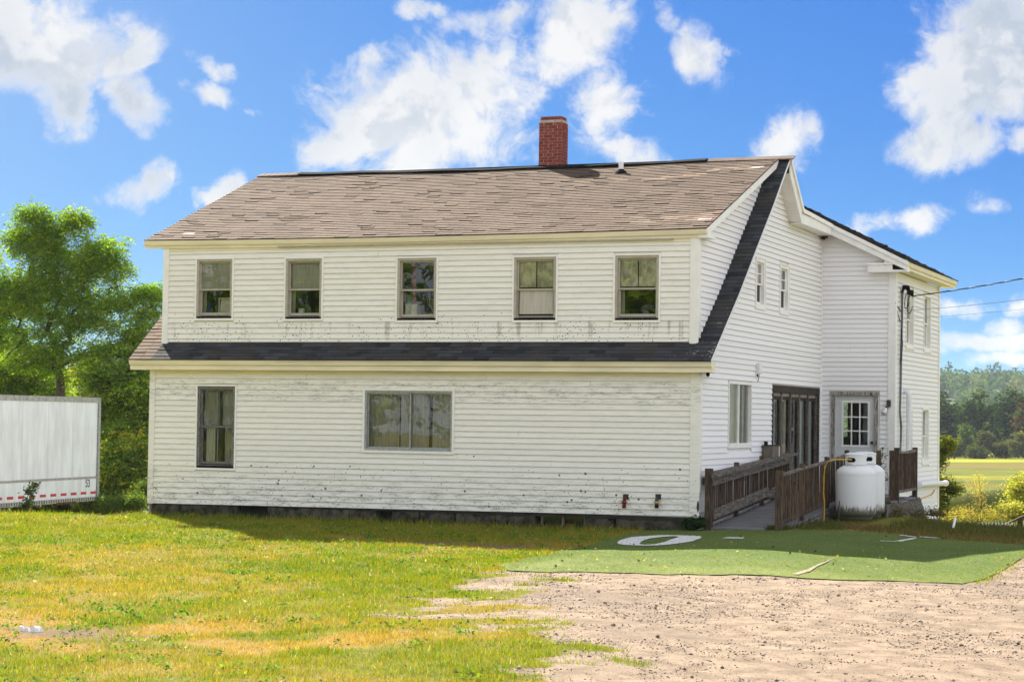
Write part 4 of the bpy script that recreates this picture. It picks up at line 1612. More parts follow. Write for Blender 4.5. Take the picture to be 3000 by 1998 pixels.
tag(mb.build('storage_box', M['lace']), 'pale storage box inside the middle upper window', 'box')
mb = MB()
mb.lathe([(.0, 0), (.05, .0), (.055, .25), (.02, .33), (.02, .37), (0, .37)], (lo2[0] + .05, .56, lo2[2] + .14), 12)
tag(mb.build('bottle', M['green'], None, True), 'bright green bottle behind the box in the middle upper window', 'bottle')

# ------------------------------------------------------------------ wooden ramp and deck
ramp = thing('wooden_ramp', 'weathered brown wooden ramp and deck with balusters leading to the back door', 'ramp', (.9, .0, -.24))
RL = lambda y: float(np.interp(y, [-.1, 5.2, 9.9], [-.215, .18, .20]))      # walking surface
XL, XR = .22, 1.62
cube = MB()
cube.box((-.5, -.5, 0), (.5, .5, 1))


def cube_mesh(m, nm):
    me = bpy.data.meshes.new(nm)
    me.from_pydata(cube.v, [], cube.f)
    me.materials.append(m)
    return me


post_me, bal_me, dk_me = cube_mesh(M['wood'], 'post'), cube_mesh(M['wood'], 'baluster'), cube_mesh(M['deck'], 'deck_board')


def stick(name, me, x, y, z0, z1, wx, wy, parent=ramp, tilt=.0):
    o = link(name, me, None, parent)
    o.location = (x, y, z0)
    o.scale = (wx, wy, z1 - z0)
    o.rotation_euler = (random.uniform(-tilt, tilt), random.uniform(-tilt, tilt), random.uniform(-.05, .05))
    return o


# ramp boards lie across
y = -.08
while y < 5.2:
    o = link('deck_board', dk_me, None, ramp)
    o.location = ((XL + XR) / 2 + random.uniform(-.015, .015), y + .067, RL(y + .067) - .04 + random.uniform(-.003, .003))
    o.scale = (XR - XL + .10, .126, .038)
    o.rotation_euler = (.0745, 0, random.uniform(-.004, .004))
    y += .138
y = 5.24
while y < 9.84:
    x1 = 2.62 if y < 8.55 else 1.72
    o = link('deck_board', dk_me, None, ramp)
    o.location = ((.06 + x1) / 2, y + .067, .142 + random.uniform(-.003, .003))
    o.scale = (x1 - .06, .126, .038)
    y += .138
mb = MB()
for x in (XL - .02, XR + .04):
    mb.hexa([(x - .02, -.05, -.34), (x + .02, -.05, -.34), (x + .02, 5.2, -.06), (x - .02, 5.2, -.06), (x - .02, -.05, -.275), (x + .02, -.05, -.275), (x + .02, 5.2, .125), (x - .02, 5.2, .125)])
mb.build('stringer', M['wood_grey'], ramp)
mb = MB()
mb.box((2.60, 4.75, -.16), (2.64, 8.62, .135))
mb.box((XR, 5.19, -.12), (2.60, 5.23, .13))
mb.build('skirt_board', M['wood_grey'], ramp)
for (x, y) in ((2.55, 5.4), (2.55, 6.9), (2.55, 8.4), (1.7, 8.5), (1.7, 6.5)):
    stick('deck_post', post_me, x, y, gz(x, y) - .3, .12, .10, .10)
# posts
PL = [(XL, -.03, .91), (XL, 1.885, 1.0), (XL, 3.852, 1.105), (XL, 5.95, 1.225)]
PR = [(XR, -.20, .90), (XR, 1.58, 1.01), (XR, 3.70, 1.115), (XR, 5.55, 1.235)]
for i, (x, y, z) in enumerate(PL + PR):
    wd = .125 if i in (0, 4) else .085
    stick('post', post_me, x, y, gz(x, y) - .25, z, wd, wd, tilt=.008)
stick('post', post_me, 2.36, 5.25, -.25, 1.245, .085, .085)
for (x, y, z) in ((2.58, 6.06, 1.30), (2.58, 8.12, 1.29)):
    stick('post', post_me, x, y, -.4, z, .10, .10)
stick('post', post_me, 2.50, 5.95, -.3, 1.24, .10, .10)


def rail(p, q, wd, ht, m=None, name='rail'):
    mb = MB()
    mb.beam(p, q, wd, ht)
    return mb.build(name, m or M['wood_grey'], ramp)


def railing(P, x, dz_top, side, nb, skip=()):
    for (a, b) in zip(P[:-1], P[1:]):
        rail((x, a[1] + .03, a[2] - .10), (x, b[1] - .03, b[2] - .10), .09, .04, name='top_rail')
        rail((x, a[1] + .04, RL(a[1]) + .13), (x, b[1] - .04, RL(b[1]) + .13), .05, .085, name='bottom_rail')
        n = int((b[1] - a[1]) / .135)
        for i in range(1, n):
            y = a[1] + (b[1] - a[1]) * i / n
            zt = a[2] + (b[2] - a[2]) * i / n - .11
            stick('baluster', bal_me, x + side * .03, y, RL(y) + .09, zt, .028, .03, tilt=.012)


railing(PL, XL, 0, 1, 0)
railing(PR, XR, 0, 1, 0)
# heavy inner handrail and kick board of the left side
a, b = PL[0], PL[3]
rail((XL + .11, a[1] - .06, a[2] - .15), (XL + .11, b[1] + .35, b[2] - .10), .10, .05, name='handrail')
rail((XL + .085, a[1] - .03, a[2] - .24), (XL + .085, b[1] + .1, b[2] - .2), .04, .16, name='rail_board')
rail((XL + .085, a[1] + .05, RL(a[1]) + .25), (XL + .085, 4.0, RL(4.0) + .27), .04, .19, name='kick_board')
rail((XL + .085, 4.02, RL(4.0) + .20), (XL + .085, 5.4, RL(5.4) + .2), .04, .14, name='kick_board')
rail((XR - .10, -.28, .55), (XR - .06, 1.0, .66), .07, .045, name='handrail')
# deck front and right railing
rail((XR, 5.3, 1.14), (2.36, 5.3, 1.15), .085, .04, name='top_rail')
for i in range(1, 6):
    stick('baluster', bal_me, XR + (2.36 - XR) * i / 6, 5.3, .2, 1.13, .035, .035, tilt=.01)
for (z0, z1, sg) in ((1.215, 1.225, -.03), (.36, .375, .0)):
    pts = [(2.58, 6.06 + 2.06 * t_, z0 + (z1 - z0) * t_ + sg * math.sin(math.pi * t_)) for t_ in np.linspace(0, 1, 7)]
    mb = MB()
    for p, q in zip(pts[:-1], pts[1:]):
        mb.beam(p, q, .085, .05 if z0 > 1 else .06)
    mb.build('top_rail' if z0 > 1 else 'bottom_rail', M['wood_grey'], ramp)
for i in range(1, 14):
    y = 6.06 + 2.06 * i / 14
    stick('baluster', bal_me, 2.60, y, .35, 1.2 - .03 * math.sin(math.pi * i / 14), .035, .04, tilt=.012)
stick('deck_board', dk_me, 2.60, 7.25, .165, .20, .12, 1.0)

# box on the ramp's left rail
t = thing('wooden_box', 'small dark wooden box standing on the left rail of the ramp', 'box', (.16, 4.9, 1.02))
mb = MB()
mb.box((.06, 4.55, 1.03), (.26, 5.20, 1.30))
mb.build('case', M['straw_brown'], t)
mb = MB()
mb.box((.05, 4.53, 1.30), (.27, 5.22, 1.325))
mb.build('lid', M['darkwood'], t)
mb = MB()
mb.box((.262, 5.05, 1.05), (.268, 5.12, 1.29))
mb.build('strip', M['paper'], t)
mb = MB()
mb.tube([(.1, 4.6, 1.32), (.1, 4.6, 1.40)], .045, 8)
mb.build('knob', M['darkwood'], t)

# ------------------------------------------------------------------ propane tanks
def tank(x, y, z, rot, label):
    t = thing('propane_tank', label, 'propane tank', (x, y, z), 'propane tanks beside the ramp')
    R_ = .405
    prof = [(.30, 0), (.33, .02), (.34, .06), (R_ - .03, .085), (R_ - .004, .12), (R_, .16), (R_, .90), (R_ - .002, .915)]
    for a_ in np.linspace(.1, 1.35, 9):
        prof.append((R_ * math.cos(a_) if a_ < 1.3 else .10, 0.915 + .21 * math.sin(a_)))
    prof += [(.0, 1.125)]
    mb = MB()
    mb.lathe(prof, (x, y, z), 48)
    mb.build('body', M['tank'], t, True)
    mb = MB()
    mb.lathe([(R_ + .003, .90), (R_ + .003, .915)], (x, y, z), 48)
    mb.lathe([(R_ + .003, .13), (R_ + .003, .14)], (x, y, z), 48)
    mb.build('weld_seam', M['tank'], t, True)
    # collar with three oval hand holes
    mb = MB()
    rc_, z0_, z1_ = .222, z + 1.10, z + 1.30
    n = 72

    def solid(a_, zf):
        for c_ in (rot, rot + 2.09, rot + 4.19):
            d_ = abs((a_ - c_ + math.pi) % (2 * math.pi) - math.pi)
            if d_ < .44:
                hw = .30 * (1 - max(0, (d_ - .27) / .17) ** 2) ** .5 if d_ > .27 else .30
                if abs(zf - .5) < hw * .72:
                    return False
        return True
    m_ = 18
    for i in range(n):
        for k in range(m_):
            a0_, a1_ = 2 * math.pi * i / n, 2 * math.pi * (i + 1) / n
            if not solid((a0_ + a1_) / 2, (k + .5) / m_):
                continue
            q0, q1 = z0_ + (z1_ - z0_) * k / m_, z0_ + (z1_ - z0_) * (k + 1) / m_
            mb.poly([(x + rc_ * math.cos(a0_), y + rc_ * math.sin(a0_), q0), (x + rc_ * math.cos(a1_), y + rc_ * math.sin(a1_), q0),
                     (x + rc_ * math.cos(a1_), y + rc_ * math.sin(a1_), q1), (x + rc_ * math.cos(a0_), y + rc_ * math.sin(a0_), q1)])
    mb.build('collar', M['tank'], t)
    mb = MB()
    mb.lathe([(.226, 1.295), (.232, 1.30), (.229, 1.318), (.15, 1.345), (.0, 1.356)], (x, y, z), 40)
    mb.build('lid', M['pvc'], t, True)
    mb = MB()
    mb.lathe([(.0, 1.11), (.20, 1.11), (.20, 1.28), (.0, 1.28)], (x, y, z), 24)
    mb.build('valve_housing', M['black'], t)
    for s_ in (-1, 1):
        mb = MB()
        a_ = rot + .35 + s_ * math.pi / 2 - math.pi / 2
        px, py = x + .29 * math.cos(a_), y + .29 * math.sin(a_)
        mb.tube([(px + .035 * math.cos(b_) * math.sin(a_), py - .035 * math.cos(b_) * math.cos(a_), z + 1.06 + .055 * math.sin(b_)) for b_ in np.linspace(-.6, 3.7, 10)], .011, 6)
        mb.build('lifting_lug', M['pvc'], t)
    return t


TX, TY = 2.235, 3.62
vd = math.atan2(CAM[1] - TY, CAM[0] - TX)
tank(TX, TY, gz(TX, TY) + .02, vd - .49, 'front white propane tank with the yellow hose, beside the ramp railing')
tank(2.24, 4.465, gz(2.24, 4.465) + .02, vd + .28, 'rear white propane tank half hidden behind the front one')
mb = MB()
hp = TX + .23 * math.cos(vd - .60), TY + .23 * math.sin(vd - .60)
zt = gz(TX, TY) + .02
mb.tube([(TX + .15 * math.cos(vd - .40), TY + .15 * math.sin(vd - .40), zt + 1.205), (hp[0] + .02, hp[1] - .03, zt + 1.21), (1.93, 3.02, zt + 1.21), (1.80, 2.98, zt + 1.17), (1.74, 3.0, zt + 1.05),
         (1.72, 3.02, zt + .9), (1.71, 3.03, zt + .55), (1.73, 3.03, zt + .3), (1.73, 3.02, zt + .1), (1.72, 3.02, zt - .08)], .012, 8)
tag(mb.build('gas_hose', M['yellow'], None, True), 'yellow gas hose looping from the front tank down by the railing', 'hose')
mb = MB()
mb.tube([(2.03, 2.95, gz(2.0, 2.95) - .05), (2.05, 2.96, gz(2.0, 2.95) + .42)], .012, 6)
tag(mb.build('wooden_stake', M['wood']), 'thin bare wooden stake in front of the propane tanks', 'stake')
for (x, y, r) in ((-2.92, -.10, .2), (-2.62, -.11, 1.2)):
    o = link('loose_brick', brick_me, None)
    o.location = (x, y, gz(x, y) - .0)
    o.scale = (.22, .105, .07) if r < 1 else (.105, .14, .10)
    o.rotation_euler = (0, .05, r * .2)
    tag(o, 'loose red brick lying flat before the basement window' if r < 1 else 'red brick set on edge before the basement window', 'brick', 'loose bricks')

# ------------------------------------------------------------------ trailer
TD = Vector((.117, -.993, 0))
TN = Vector((.993, .117, 0))
TO = Vector((-22.34, 13.74, -.74))
tr = thing('semi_trailer', 'white box trailer marked 53 with red reflective tape parked below the lawn', 'trailer', tuple(TO))


def T(l, o, z):
    p = TO + TD * l + TN * o
    return (p.x, p.y, p.z + z)


def tbox(mb, l0, l1, o0, o1, z0, z1):
    mb.hexa([T(l0, o0, z0), T(l1, o0, z0), T(l1, o1, z0), T(l0, o1, z0), T(l0, o0, z1), T(l1, o0, z1), T(l1, o1, z1), T(l0, o1, z1)])


LEN, HT = 16.2, 2.97
mb = MB()
tbox(mb, .02, LEN, -2.6, -.03, .0, HT)
mb.build('box', M['trailer'], tr)
seams = [.17] + [.17 + 1.47 * i for i in range(1, 11)]
for a, b in zip(seams[:-1], seams[1:]):
    mb = MB()
    tbox(mb, a + .006, b - .006, -.03, -.002, .66, HT - .13)
    mb.build('side_panel', M['trailer'], tr)
    mb = MB()
    tbox(mb, a + .0, a + .055, -.004, .004, .66, HT - .14)
    mb.build('seam_strip', M['trailer'], tr)
for b in seams[:8]:
    mb = MB()
    for i in range(30):
        z = .72 + i * .071
        for q in (.012, .043):
            tbox(mb, b + q - .006, b + q + .006, .004, .009, z, z + .014)
    mb.build('rivet', M['alu'], tr, kind='stuff')
mb = MB()
tbox(mb, .0, LEN, -.03, .012, HT - .14, HT + .01)
mb.build('top_rail', M['alu'], tr)
mb = MB()
tbox(mb, .17, LEN, -.03, .006, .10, .62)
mb.build('scuff_panel', M['trailer'], tr)
mb = MB()
tbox(mb, .10, LEN, -.004, .012, .62, .69)
tbox(mb, .10, LEN, -.004, .014, .65, .66)
mb.build('belt_rail', M['alu'], tr)
mb = MB()
tbox(mb, .0, LEN, -.03, .014, -.02, .10)
mb.build('bottom_rail', M['alu'], tr)
mb = MB()
for i in range(48):
    tbox(mb, .08 + i * .14, .10 + i * .14, .014, .024, .0, .085)
mb.build('rail_post', M['darkmetal'], tr, kind='stuff')
mb = MB()
tbox(mb, -.02, .10, -.05, .02, -.03, HT + .0)
mb.build('corner_post', M['alu'], tr)
l = .16
for i in range(20):
    mb = MB()
    tbox(mb, l, l + .35, .0062, .0085, .18, .255)
    mb.build('reflector', M['tape'], tr)
    l += .61
mb = MB()
tbox(mb, 1.4, 2.6, -.1, .02, -.06, .0)
mb.build('under_guard', M['rust'], tr)
for l in (6.0, 7.3):
    for o_ in (-.35, -2.3):
        mb = MB()
        mb.lathe([(.0, -.14), (.28, -.14), (.30, -.10), (.44, -.14), (.50, -.10), (.51, 0), (.50, .10), (.44, .14), (.30, .1), (.0, .1)], n=24)
        mb.v = [T(l + x, o_ + z, -.72 + y) for (x, y, z) in mb.v]
        mb.build('wheel', M['black'], tr, True)
# the number 53, condensed bold figures built from strokes
def digits(pts_list, l0, z0, wd, hh, sw):
    mb = MB()
    for pts in pts_list:
        P2 = [Vector((p[0] * wd, p[1] * hh)) for p in pts]
        for i, (p, q) in enumerate(zip(P2[:-1], P2[1:])):
            d = (q - p).normalized()
            nrm = Vector((-d.y, d.x)) * sw / 2
            p2, q2 = p - d * sw * .35, q + d * sw * .35
            c4 = [p2 - nrm, q2 - nrm, q2 + nrm, p2 + nrm]
            o_ = .0095 + .0004 * i
            mb.poly([T(l0 - c.x, o_, z0 + c.y) for c in c4])
    return mb


five = [[(.95, 1), (.1, 1), (.1, .56)], [(.1, .58), (.5, .66), (.85, .55), (.95, .3), (.82, .06), (.5, .0), (.15, .06), (.05, .2)]]
three = [[(.05, .82), (.2, .96), (.5, 1.), (.82, .92), (.9, .75), (.8, .58), (.45, .53)], [(.45, .53), (.82, .47), (.95, .28), (.85, .07), (.5, .0), (.18, .05), (.04, .2)]]
for f_, l0 in ((five, .83), (three, .685)):
    digits(f_, l0, .395, .11, .20, .032).build('numeral', M['ink'], tr)

# ------------------------------------------------------------------ odds and ends at the right
t = thing('garden_handrail', 'sloping brown wooden handrail with one post beyond the dark grass bank', 'handrail', (3.9, 15.6, -.9))
mb = MB()
P0, P1 = Vector(far(2908, 1553, 52)), Vector(far(3000, 1512, 52))
d_ = (P1 - P0)
mb.beam(P0, P1 + d_ * .5, .09, .05)
mb.build('rail', M['wood'], t)
mb = MB()
q = Vector(far(2989, 1518, 52))
mb.box((q.x - .06, q.y - .05, q.z - .7), (q.x + .06, q.y + .05, q.z))
mb.build('post', M['wood'], t)
for i in range(11):
    px = 2868 + i * 9.6 + (i % 3) * .8
    p = Vector(far(px, 1532, 51.5))
    nth = ('leftmost', 'second', 'third', 'fourth', 'fifth', 'sixth', 'seventh', 'eighth', 'ninth', 'tenth', 'last')[i]
    t = thing('garden_stake', nth + ' silver-topped dark stake from the left in the row by the wooden handrail', 'stake', (p.x, p.y, p.z - .1), 'silver-topped stakes in a row')
    mb = MB()
    mb.lathe([(.0, .02), (.014, .015), (.018, -.02), (.018, -.05)], tuple(p), 8)
    mb.build('cap', M['stake_cap'], t, True)
    mb = MB()
    mb.lathe([(.019, -.05), (.024, -.10), (.018, -.55)], tuple(p), 8)
    mb.build('body', M['black'], t, True)
x0, y0 = 5.05, 1.9

# ------------------------------------------------------------------ the ground sheet
def axis(fine0, fine1, step, lo, hi, g=1.22):
    a = list(np.arange(fine0, fine1 + 1e-6, step))
    s, x = step, fine1
    while x < hi:
        s *= g
        x += s
        a.append(min(x, hi))
    s, x = step, fine0
    b = []
    while x > lo:
        s *= g
        x -= s
        b.append(max(x, lo))
    return np.array(b[::-1] + a)


gxs = axis(-17., 8.5, .085, -2600, 2600)
gys = axis(-23.5, 9., .085, -400, 2600)
GX, GY = np.meshgrid(gxs, gys)
GZ = zg(GX, GY)
bump = (fbm(GX * .55, GY * .55, 91, 3) - .5) * .10 * sst(-.4, -3., GY) * sst(40, 20, np.abs(GX))
gm, dm, ym = gravel_mask(GX, GY), dirt_mask(GX, GY), dry_mask(GX, GY)
near = (np.abs(GX) < 30) & (GY > -40) & (GY < 30)
GZ = GZ + bump + np.where(near, (fbm(GX * 5, GY * 5, 17, 3) - .5) * .018 * gm, 0)
# clods on the gravel
GZ = GZ + np.where(near, .009 * gm * np.maximum(0, fbm(GX * 3.1, GY * 3.1, 23, 4) - .55) * 4, 0)
NXg, NYg = len(gxs), len(gys)
idx = np.arange(NXg * NYg).reshape(NYg, NXg)
F = np.stack([idx[:-1, :-1], idx[:-1, 1:], idx[1:, 1:], idx[1:, :-1]], -1).reshape(-1, 4)
V = np.stack([GX, GY, GZ], -1).reshape(-1, 3)
me = np_mesh('ground', V, F, np.stack([gm, ym, dm], -1).reshape(-1, 3), 'cover')


def bump_at(x, y):
    return (fbm(x * .55, y * .55, 91, 3) - .5) * .10 * sst(-.4, -3., y)


m, t, out = newmat('ground_cover')
pos = t.node('ShaderNodeNewGeometry').outputs['Position']
cv = t.node('ShaderNodeSeparateColor', {0: t.node('ShaderNodeAttribute', attribute_name='cover').outputs['Color']})
big = t.noise(pos, .35, 5, .6)
md_ = t.noise(pos, 3.2, 6, .65)
fin = t.noise(pos, 26., 6, .7)
grit = t.noise(pos, 85., 4, .75)
soil = t.mix(t.ramp(md_.outputs[0], .3, .7), (.10, .11, .010, 1), (.18, .175, .016, 1))
soil = t.mix(t.math('MULTIPLY', cv.outputs[1], .8), soil, t.mix(fin.outputs[0], (.24, .135, .035, 1), (.38, .25, .09, 1)))
soil = t.mix(cv.outputs[2], soil, t.mix(fin.outputs[0], (.10, .068, .038, 1), (.23, .155, .09, 1)))
gr = t.mix(t.ramp(md_.outputs[0], .32, .68), (.20, .15, .108, 1), (.345, .265, .192, 1))
gr = t.mix(t.math('MULTIPLY', t.ramp(big.outputs[0], .48, .66), .55), gr, (.17, .135, .11, 1))
gr = t.mix(t.ramp(fin.outputs[0], .53, .68), gr, (.14, .11, .095, 1))
gr = t.mix(t.ramp(grit.outputs[0], .60, .72), gr, (.12, .10, .09, 1))
gr = t.mix(t.ramp(grit.outputs[0], .42, .30), gr, (.42, .36, .31, 1))
edge = t.math('ADD', cv.outputs[0], t.math('MULTIPLY', t.math('SUBTRACT', fin.outputs[0], .5), .9))
nearc = t.mix(t.ramp(edge, .35, .62), soil, gr)
# far field: green and yellow with goldenrod bands
y_ = t.node('ShaderNodeSeparateXYZ', {0: pos}).outputs[1]
fb = t.noise(t.mapping(pos, sc=(.45, 1., 1.)), .020, 6, .62)
ff = t.noise(t.mapping(pos, sc=(1., .5, 1.)), .16, 8, .75)
fieldc = t.mix(t.ramp(ff.outputs[0], .3, .7), (.055, .075, .004, 1), (.12, .125, .006, 1))
fieldc = t.mix(t.ramp(fb.outputs[0], .53, .64), fieldc, (.25, .23, .002, 1))
fieldc = t.mix(t.ramp(fb.outputs[0], .44, .34), fieldc, (.12, .09, .014, 1))
col = t.mix(t.ramp(y_, 18, 40), nearc, fieldc)
h_ = t.math('ADD', t.math('MULTIPLY', fin.outputs[0], .7), t.math('MULTIPLY', grit.outputs[0], .5))
finish(t, out, col, .95, h_, .03, .12)
link('ground', me, m, None, 'structure')


def ground_hit(px, py):
    d = sight(px, py)
    ts = np.linspace(8, 120, 6000)
    P = CAM[None] + ts[:, None] * d[None]
    h = P[:, 2] - zg(P[:, 0], P[:, 1])
    return P[int(np.argmax(h < 0))]


# ------------------------------------------------------------------ artificial turf with its painted nought
def curve(pts):
    pts = np.array(pts, float)
    s = np.concatenate([[0], np.cumsum(np.hypot(*np.diff(pts, axis=0).T))])
    s /= s[-1]
    return lambda u: np.stack([np.interp(u, s, pts[:, 0]), np.interp(u, s, pts[:, 1])], -1)


bot = curve([(-1.02, -7.6), (-.5, -8.42), (.7, -8.5), (1.75, -8.42), (3.7, -8.12), (5.17, -7.72), (6.2, -7.42)])
top = curve([(-.93, -.42), (-.34, .05), (.10, .25), (1.6, .05), (2.9, .15), (3.7, -.1), (4.3, -.55), (5.2, -.62), (6.5, -.7)])
lef = curve([(-1.02, -7.6), (-1.04, -4.4), (-1.03, -2.8), (-.99, -1.1), (-.93, -.42)])
rig = curve([(6.2, -7.42), (6.36, -6.5), (6.43, -4.2), (6.5, -2.5), (6.5, -.7)])
NU = 90
uu, vv = np.meshgrid(np.linspace(0, 1, NU), np.linspace(0, 1, NU))
U, V_ = uu[..., None], vv[..., None]
c00, c10, c01, c11 = bot(0.), bot(1.), top(0.), top(1.)
XY = (1 - V_) * bot(uu) + V_ * top(uu) + (1 - U) * lef(vv) + U * rig(vv) - ((1 - U) * (1 - V_) * c00 + U * (1 - V_) * c10 + (1 - U) * V_ * c01 + U * V_ * c11)
# frayed rim
XY[0, :, 1] += (fbm(XY[0, :, 0] * 6, XY[0, :, 0] * 0, 3, 3) - .5) * .10
XY[:, 0, 0] += (fbm(XY[:, 0, 1] * 6, XY[:, 0, 1] * 0, 4, 3) - .5) * .08


def turf_z(x, y):
    return zg(x, y) + bump_at(x, y) + .006 + fbm(x * .8, y * 1.1, 41, 3) * .018


TZ = turf_z(XY[..., 0], XY[..., 1])
idx = np.arange(NU * NU).reshape(NU, NU)
F = np.stack([idx[:-1, :-1], idx[:-1, 1:], idx[1:, 1:], idx[1:, :-1]], -1).reshape(-1, 4)
V = np.concatenate([XY, TZ[..., None]], -1).reshape(-1, 3)
me = np_mesh('artificial_turf', V, F)
m, t, out = newmat('turf_pile')
pos = t.node('ShaderNodeNewGeometry').outputs['Position']
a_ = t.noise(pos, 1.1, 5, .6)
b_ = t.noise(t.mapping(pos, sc=(1, .5, 1)), 45., 5, .75)
c_ = t.mix(t.ramp(a_.outputs[0], .3, .7), (.10, .15, .040, 1), (.15, .19, .055, 1))
c_ = t.mix(t.ramp(b_.outputs[0], .3, .7), t.mix(1., c_, (.62, .66, .60, 1), 'MULTIPLY'), c_)
x_ = t.node('ShaderNodeSeparateXYZ', {0: pos}).outputs
worn = t.math('MULTIPLY', t.ramp(x_[1], -5.6, -7.6), t.ramp(t.noise(pos, .9, 4).outputs[0], .38, .62))
c_ = t.mix(t.math('MULTIPLY', worn, .6), c_, (.21, .235, .085, 1))
finish(t, out, c_, .95, b_.outputs[0], .02, .15)
turf = link('artificial_turf', me, m)
tag(turf, 'worn green artificial turf mat with a white painted 0 laid before the ramp', 'turf mat')


def flat(name, outline, lift, m_, parent, inner=None):
    mb = MB()
    if inner is None:
        k = len(outline)
        cx, cy = sum(p[0] for p in outline) / k, sum(p[1] for p in outline) / k
        for i in range(k):
            tri = [outline[i], outline[(i + 1) % k], (cx, cy)]
            mb.poly([(x, y, float(turf_z(np.array(x), np.array(y))) + lift) for x, y in tri])
    else:
        k = len(outline)
        for i in range(k):
            j = (i + 1) % k
            for a0_, a1_ in ((0, .5), (.5, 1)):
                L = lambda p, q, s_: (p[0] + (q[0] - p[0]) * s_, p[1] + (q[1] - p[1]) * s_)
                q4 = [L(outline[i], inner[i], a0_), L(outline[j], inner[j], a0_), L(outline[j], inner[j], a1_), L(outline[i], inner[i], a1_)]
                mb.poly([(x, y, float(turf_z(np.array(x), np.array(y))) + lift) for x, y in q4])
    return mb.build(name, m_, parent)


def sup(cx, cy, a, b, n, e, jit=0.):
    o = []
    for i in range(n):
        t_ = 2 * math.pi * i / n
        c, s = math.cos(t_), math.sin(t_)
        o.append((cx + a * math.copysign(abs(c) ** e, c) + random.uniform(-jit, jit), cy + b * math.copysign(abs(s) ** e, s) + random.uniform(-jit, jit)))
    return o


flat('numeral', sup(.02, -2.45, .69, 1.02, 64, .86, .012), .012, M['numeral'], turf, sup(.02, -2.47, .235, .83, 64, .9, .012))
flat('yard_mark', [(1.13, -2.33), (1.56, -2.46), (1.50, -2.17), (1.15, -2.02)], .012, M['numeral'], turf)
flat('yard_mark', [(3.86, -1.85), (4.12, -1.80), (4.11, -1.72), (3.85, -1.77)], .012, M['numeral'], turf)
flat('yard_mark', [(4.08, -1.72), (4.20, -1.66), (4.30, -.75), (4.20, -.75)], .012, M['numeral'], turf)
flat('yard_mark', [(3.90, -.38), (4.24, -.60), (4.24, -.50), (3.91, -.28)], .012, M['numeral'], turf)
flat('yard_mark', [(4.27, -.48), (4.60, -.55), (4.62, -.42), (4.30, -.36)], .012, M['numeral'], turf)
M['seam'] = plain('tan_seam_tape', (.27, .21, .15), .95, .2, 12.)
flat('seam', [(3.76, -7.75), (3.85, -7.72), (3.87, -7.1), (3.82, -6.4), (3.83, -5.7), (3.80, -5.15), (3.79, -5.8), (3.77, -6.4), (3.79, -7.0)], .012, M['seam'], turf)

r = np.random.default_rng(14)
n = 110000
i_, j_ = r.uniform(0, NU - 1.001, n), r.uniform(0, NU - 1.001, n)
a0_, b0_ = i_.astype(int), j_.astype(int)
fa, fb_ = (i_ - a0_)[:, None], (j_ - b0_)[:, None]
TP = np.concatenate([XY, TZ[..., None]], -1)
P4 = TP[a0_, b0_] * (1 - fa) * (1 - fb_) + TP[a0_ + 1, b0_] * fa * (1 - fb_) + TP[a0_, b0_ + 1] * (1 - fa) * fb_ + TP[a0_ + 1, b0_ + 1] * fa * fb_
wv = r.uniform(.004, .008, n)
ang_ = r.uniform(0, 6.28, n)
hv = r.uniform(.004, .010, n)
Vb = np.empty((n, 3, 3))
off_ = np.stack([np.cos(ang_) * wv, np.sin(ang_) * wv, np.zeros(n)], -1)
Vb[:, 0], Vb[:, 1] = P4 - off_, P4 + off_
Vb[:, 2] = P4 + np.stack([r.normal(0, .012, n), r.normal(0, .012, n), hv], -1)
worn_ = sst(-5.6, -7.8, P4[:, 1]) * fbm(P4[:, 0] * 1.2, P4[:, 1] * 1.2, 37, 3)
ct_ = (np.array((.155, .205, .055))[None] * (1 - worn_[:, None]) + np.array((.25, .275, .10))[None] * worn_[:, None]) * r.uniform(.75, 1.25, n)[:, None]
link('pile', np_mesh('pile', Vb.reshape(-1, 3), np.arange(n * 3).reshape(n, 3), np.repeat(ct_, 3, axis=0)), M['blade'], turf, 'stuff')
# dead leaves and crumbs of soil blown onto the mat and the lawn
n = 200
i_, j_ = r.integers(0, NU, n), r.integers(0, NU, n)
C_ = TP[i_, j_] + np.stack([r.normal(0, .05, n), r.normal(0, .05, n), np.full(n, .022)], -1)
lx, ly = r.uniform(-14, 3, 500), r.uniform(-20, -.3, 500)
C_ = np.concatenate([C_, np.stack([lx, ly, zg(lx, ly) + bump_at(lx, ly) + .05], -1)])
def weed_mesh():
    wx, wy = WEED
    q = 14
    r_ = np.random.default_rng(3)
    X_, Y_ = np.repeat(wx, q) + r_.normal(0, .06, len(wx) * q), np.repeat(wy, q) + r_.normal(0, .06, len(wx) * q)
    C2 = np.stack([X_, Y_, zg(X_, Y_) + bump_at(X_, Y_) + r_.uniform(.01, .075, len(X_))], -1)
    t_ = np.repeat(np.array([(.06, .15, .015), (.10, .20, .02), (.16, .22, .025)])[r_.integers(0, 3, len(wx))], q, axis=0) * r_.uniform(.6, 1.3, len(X_))[:, None]
    return leaves_mesh('lawn_weed', C2, np.full(len(X_), .05), np.full(len(X_), .028), t_, 16, .4)


def litter_mesh():
    n_ = len(C_)
    t_ = np.array([(.30, .19, .07), (.42, .34, .20), (.08, .05, .03), (.38, .26, .10)])[r.integers(0, 4, n_)] * r.uniform(.6, 1.2, n_)[:, None]
    return leaves_mesh('leaf_litter', C_, np.full(n_, .055), np.full(n_, .035), t_, 15, .3)


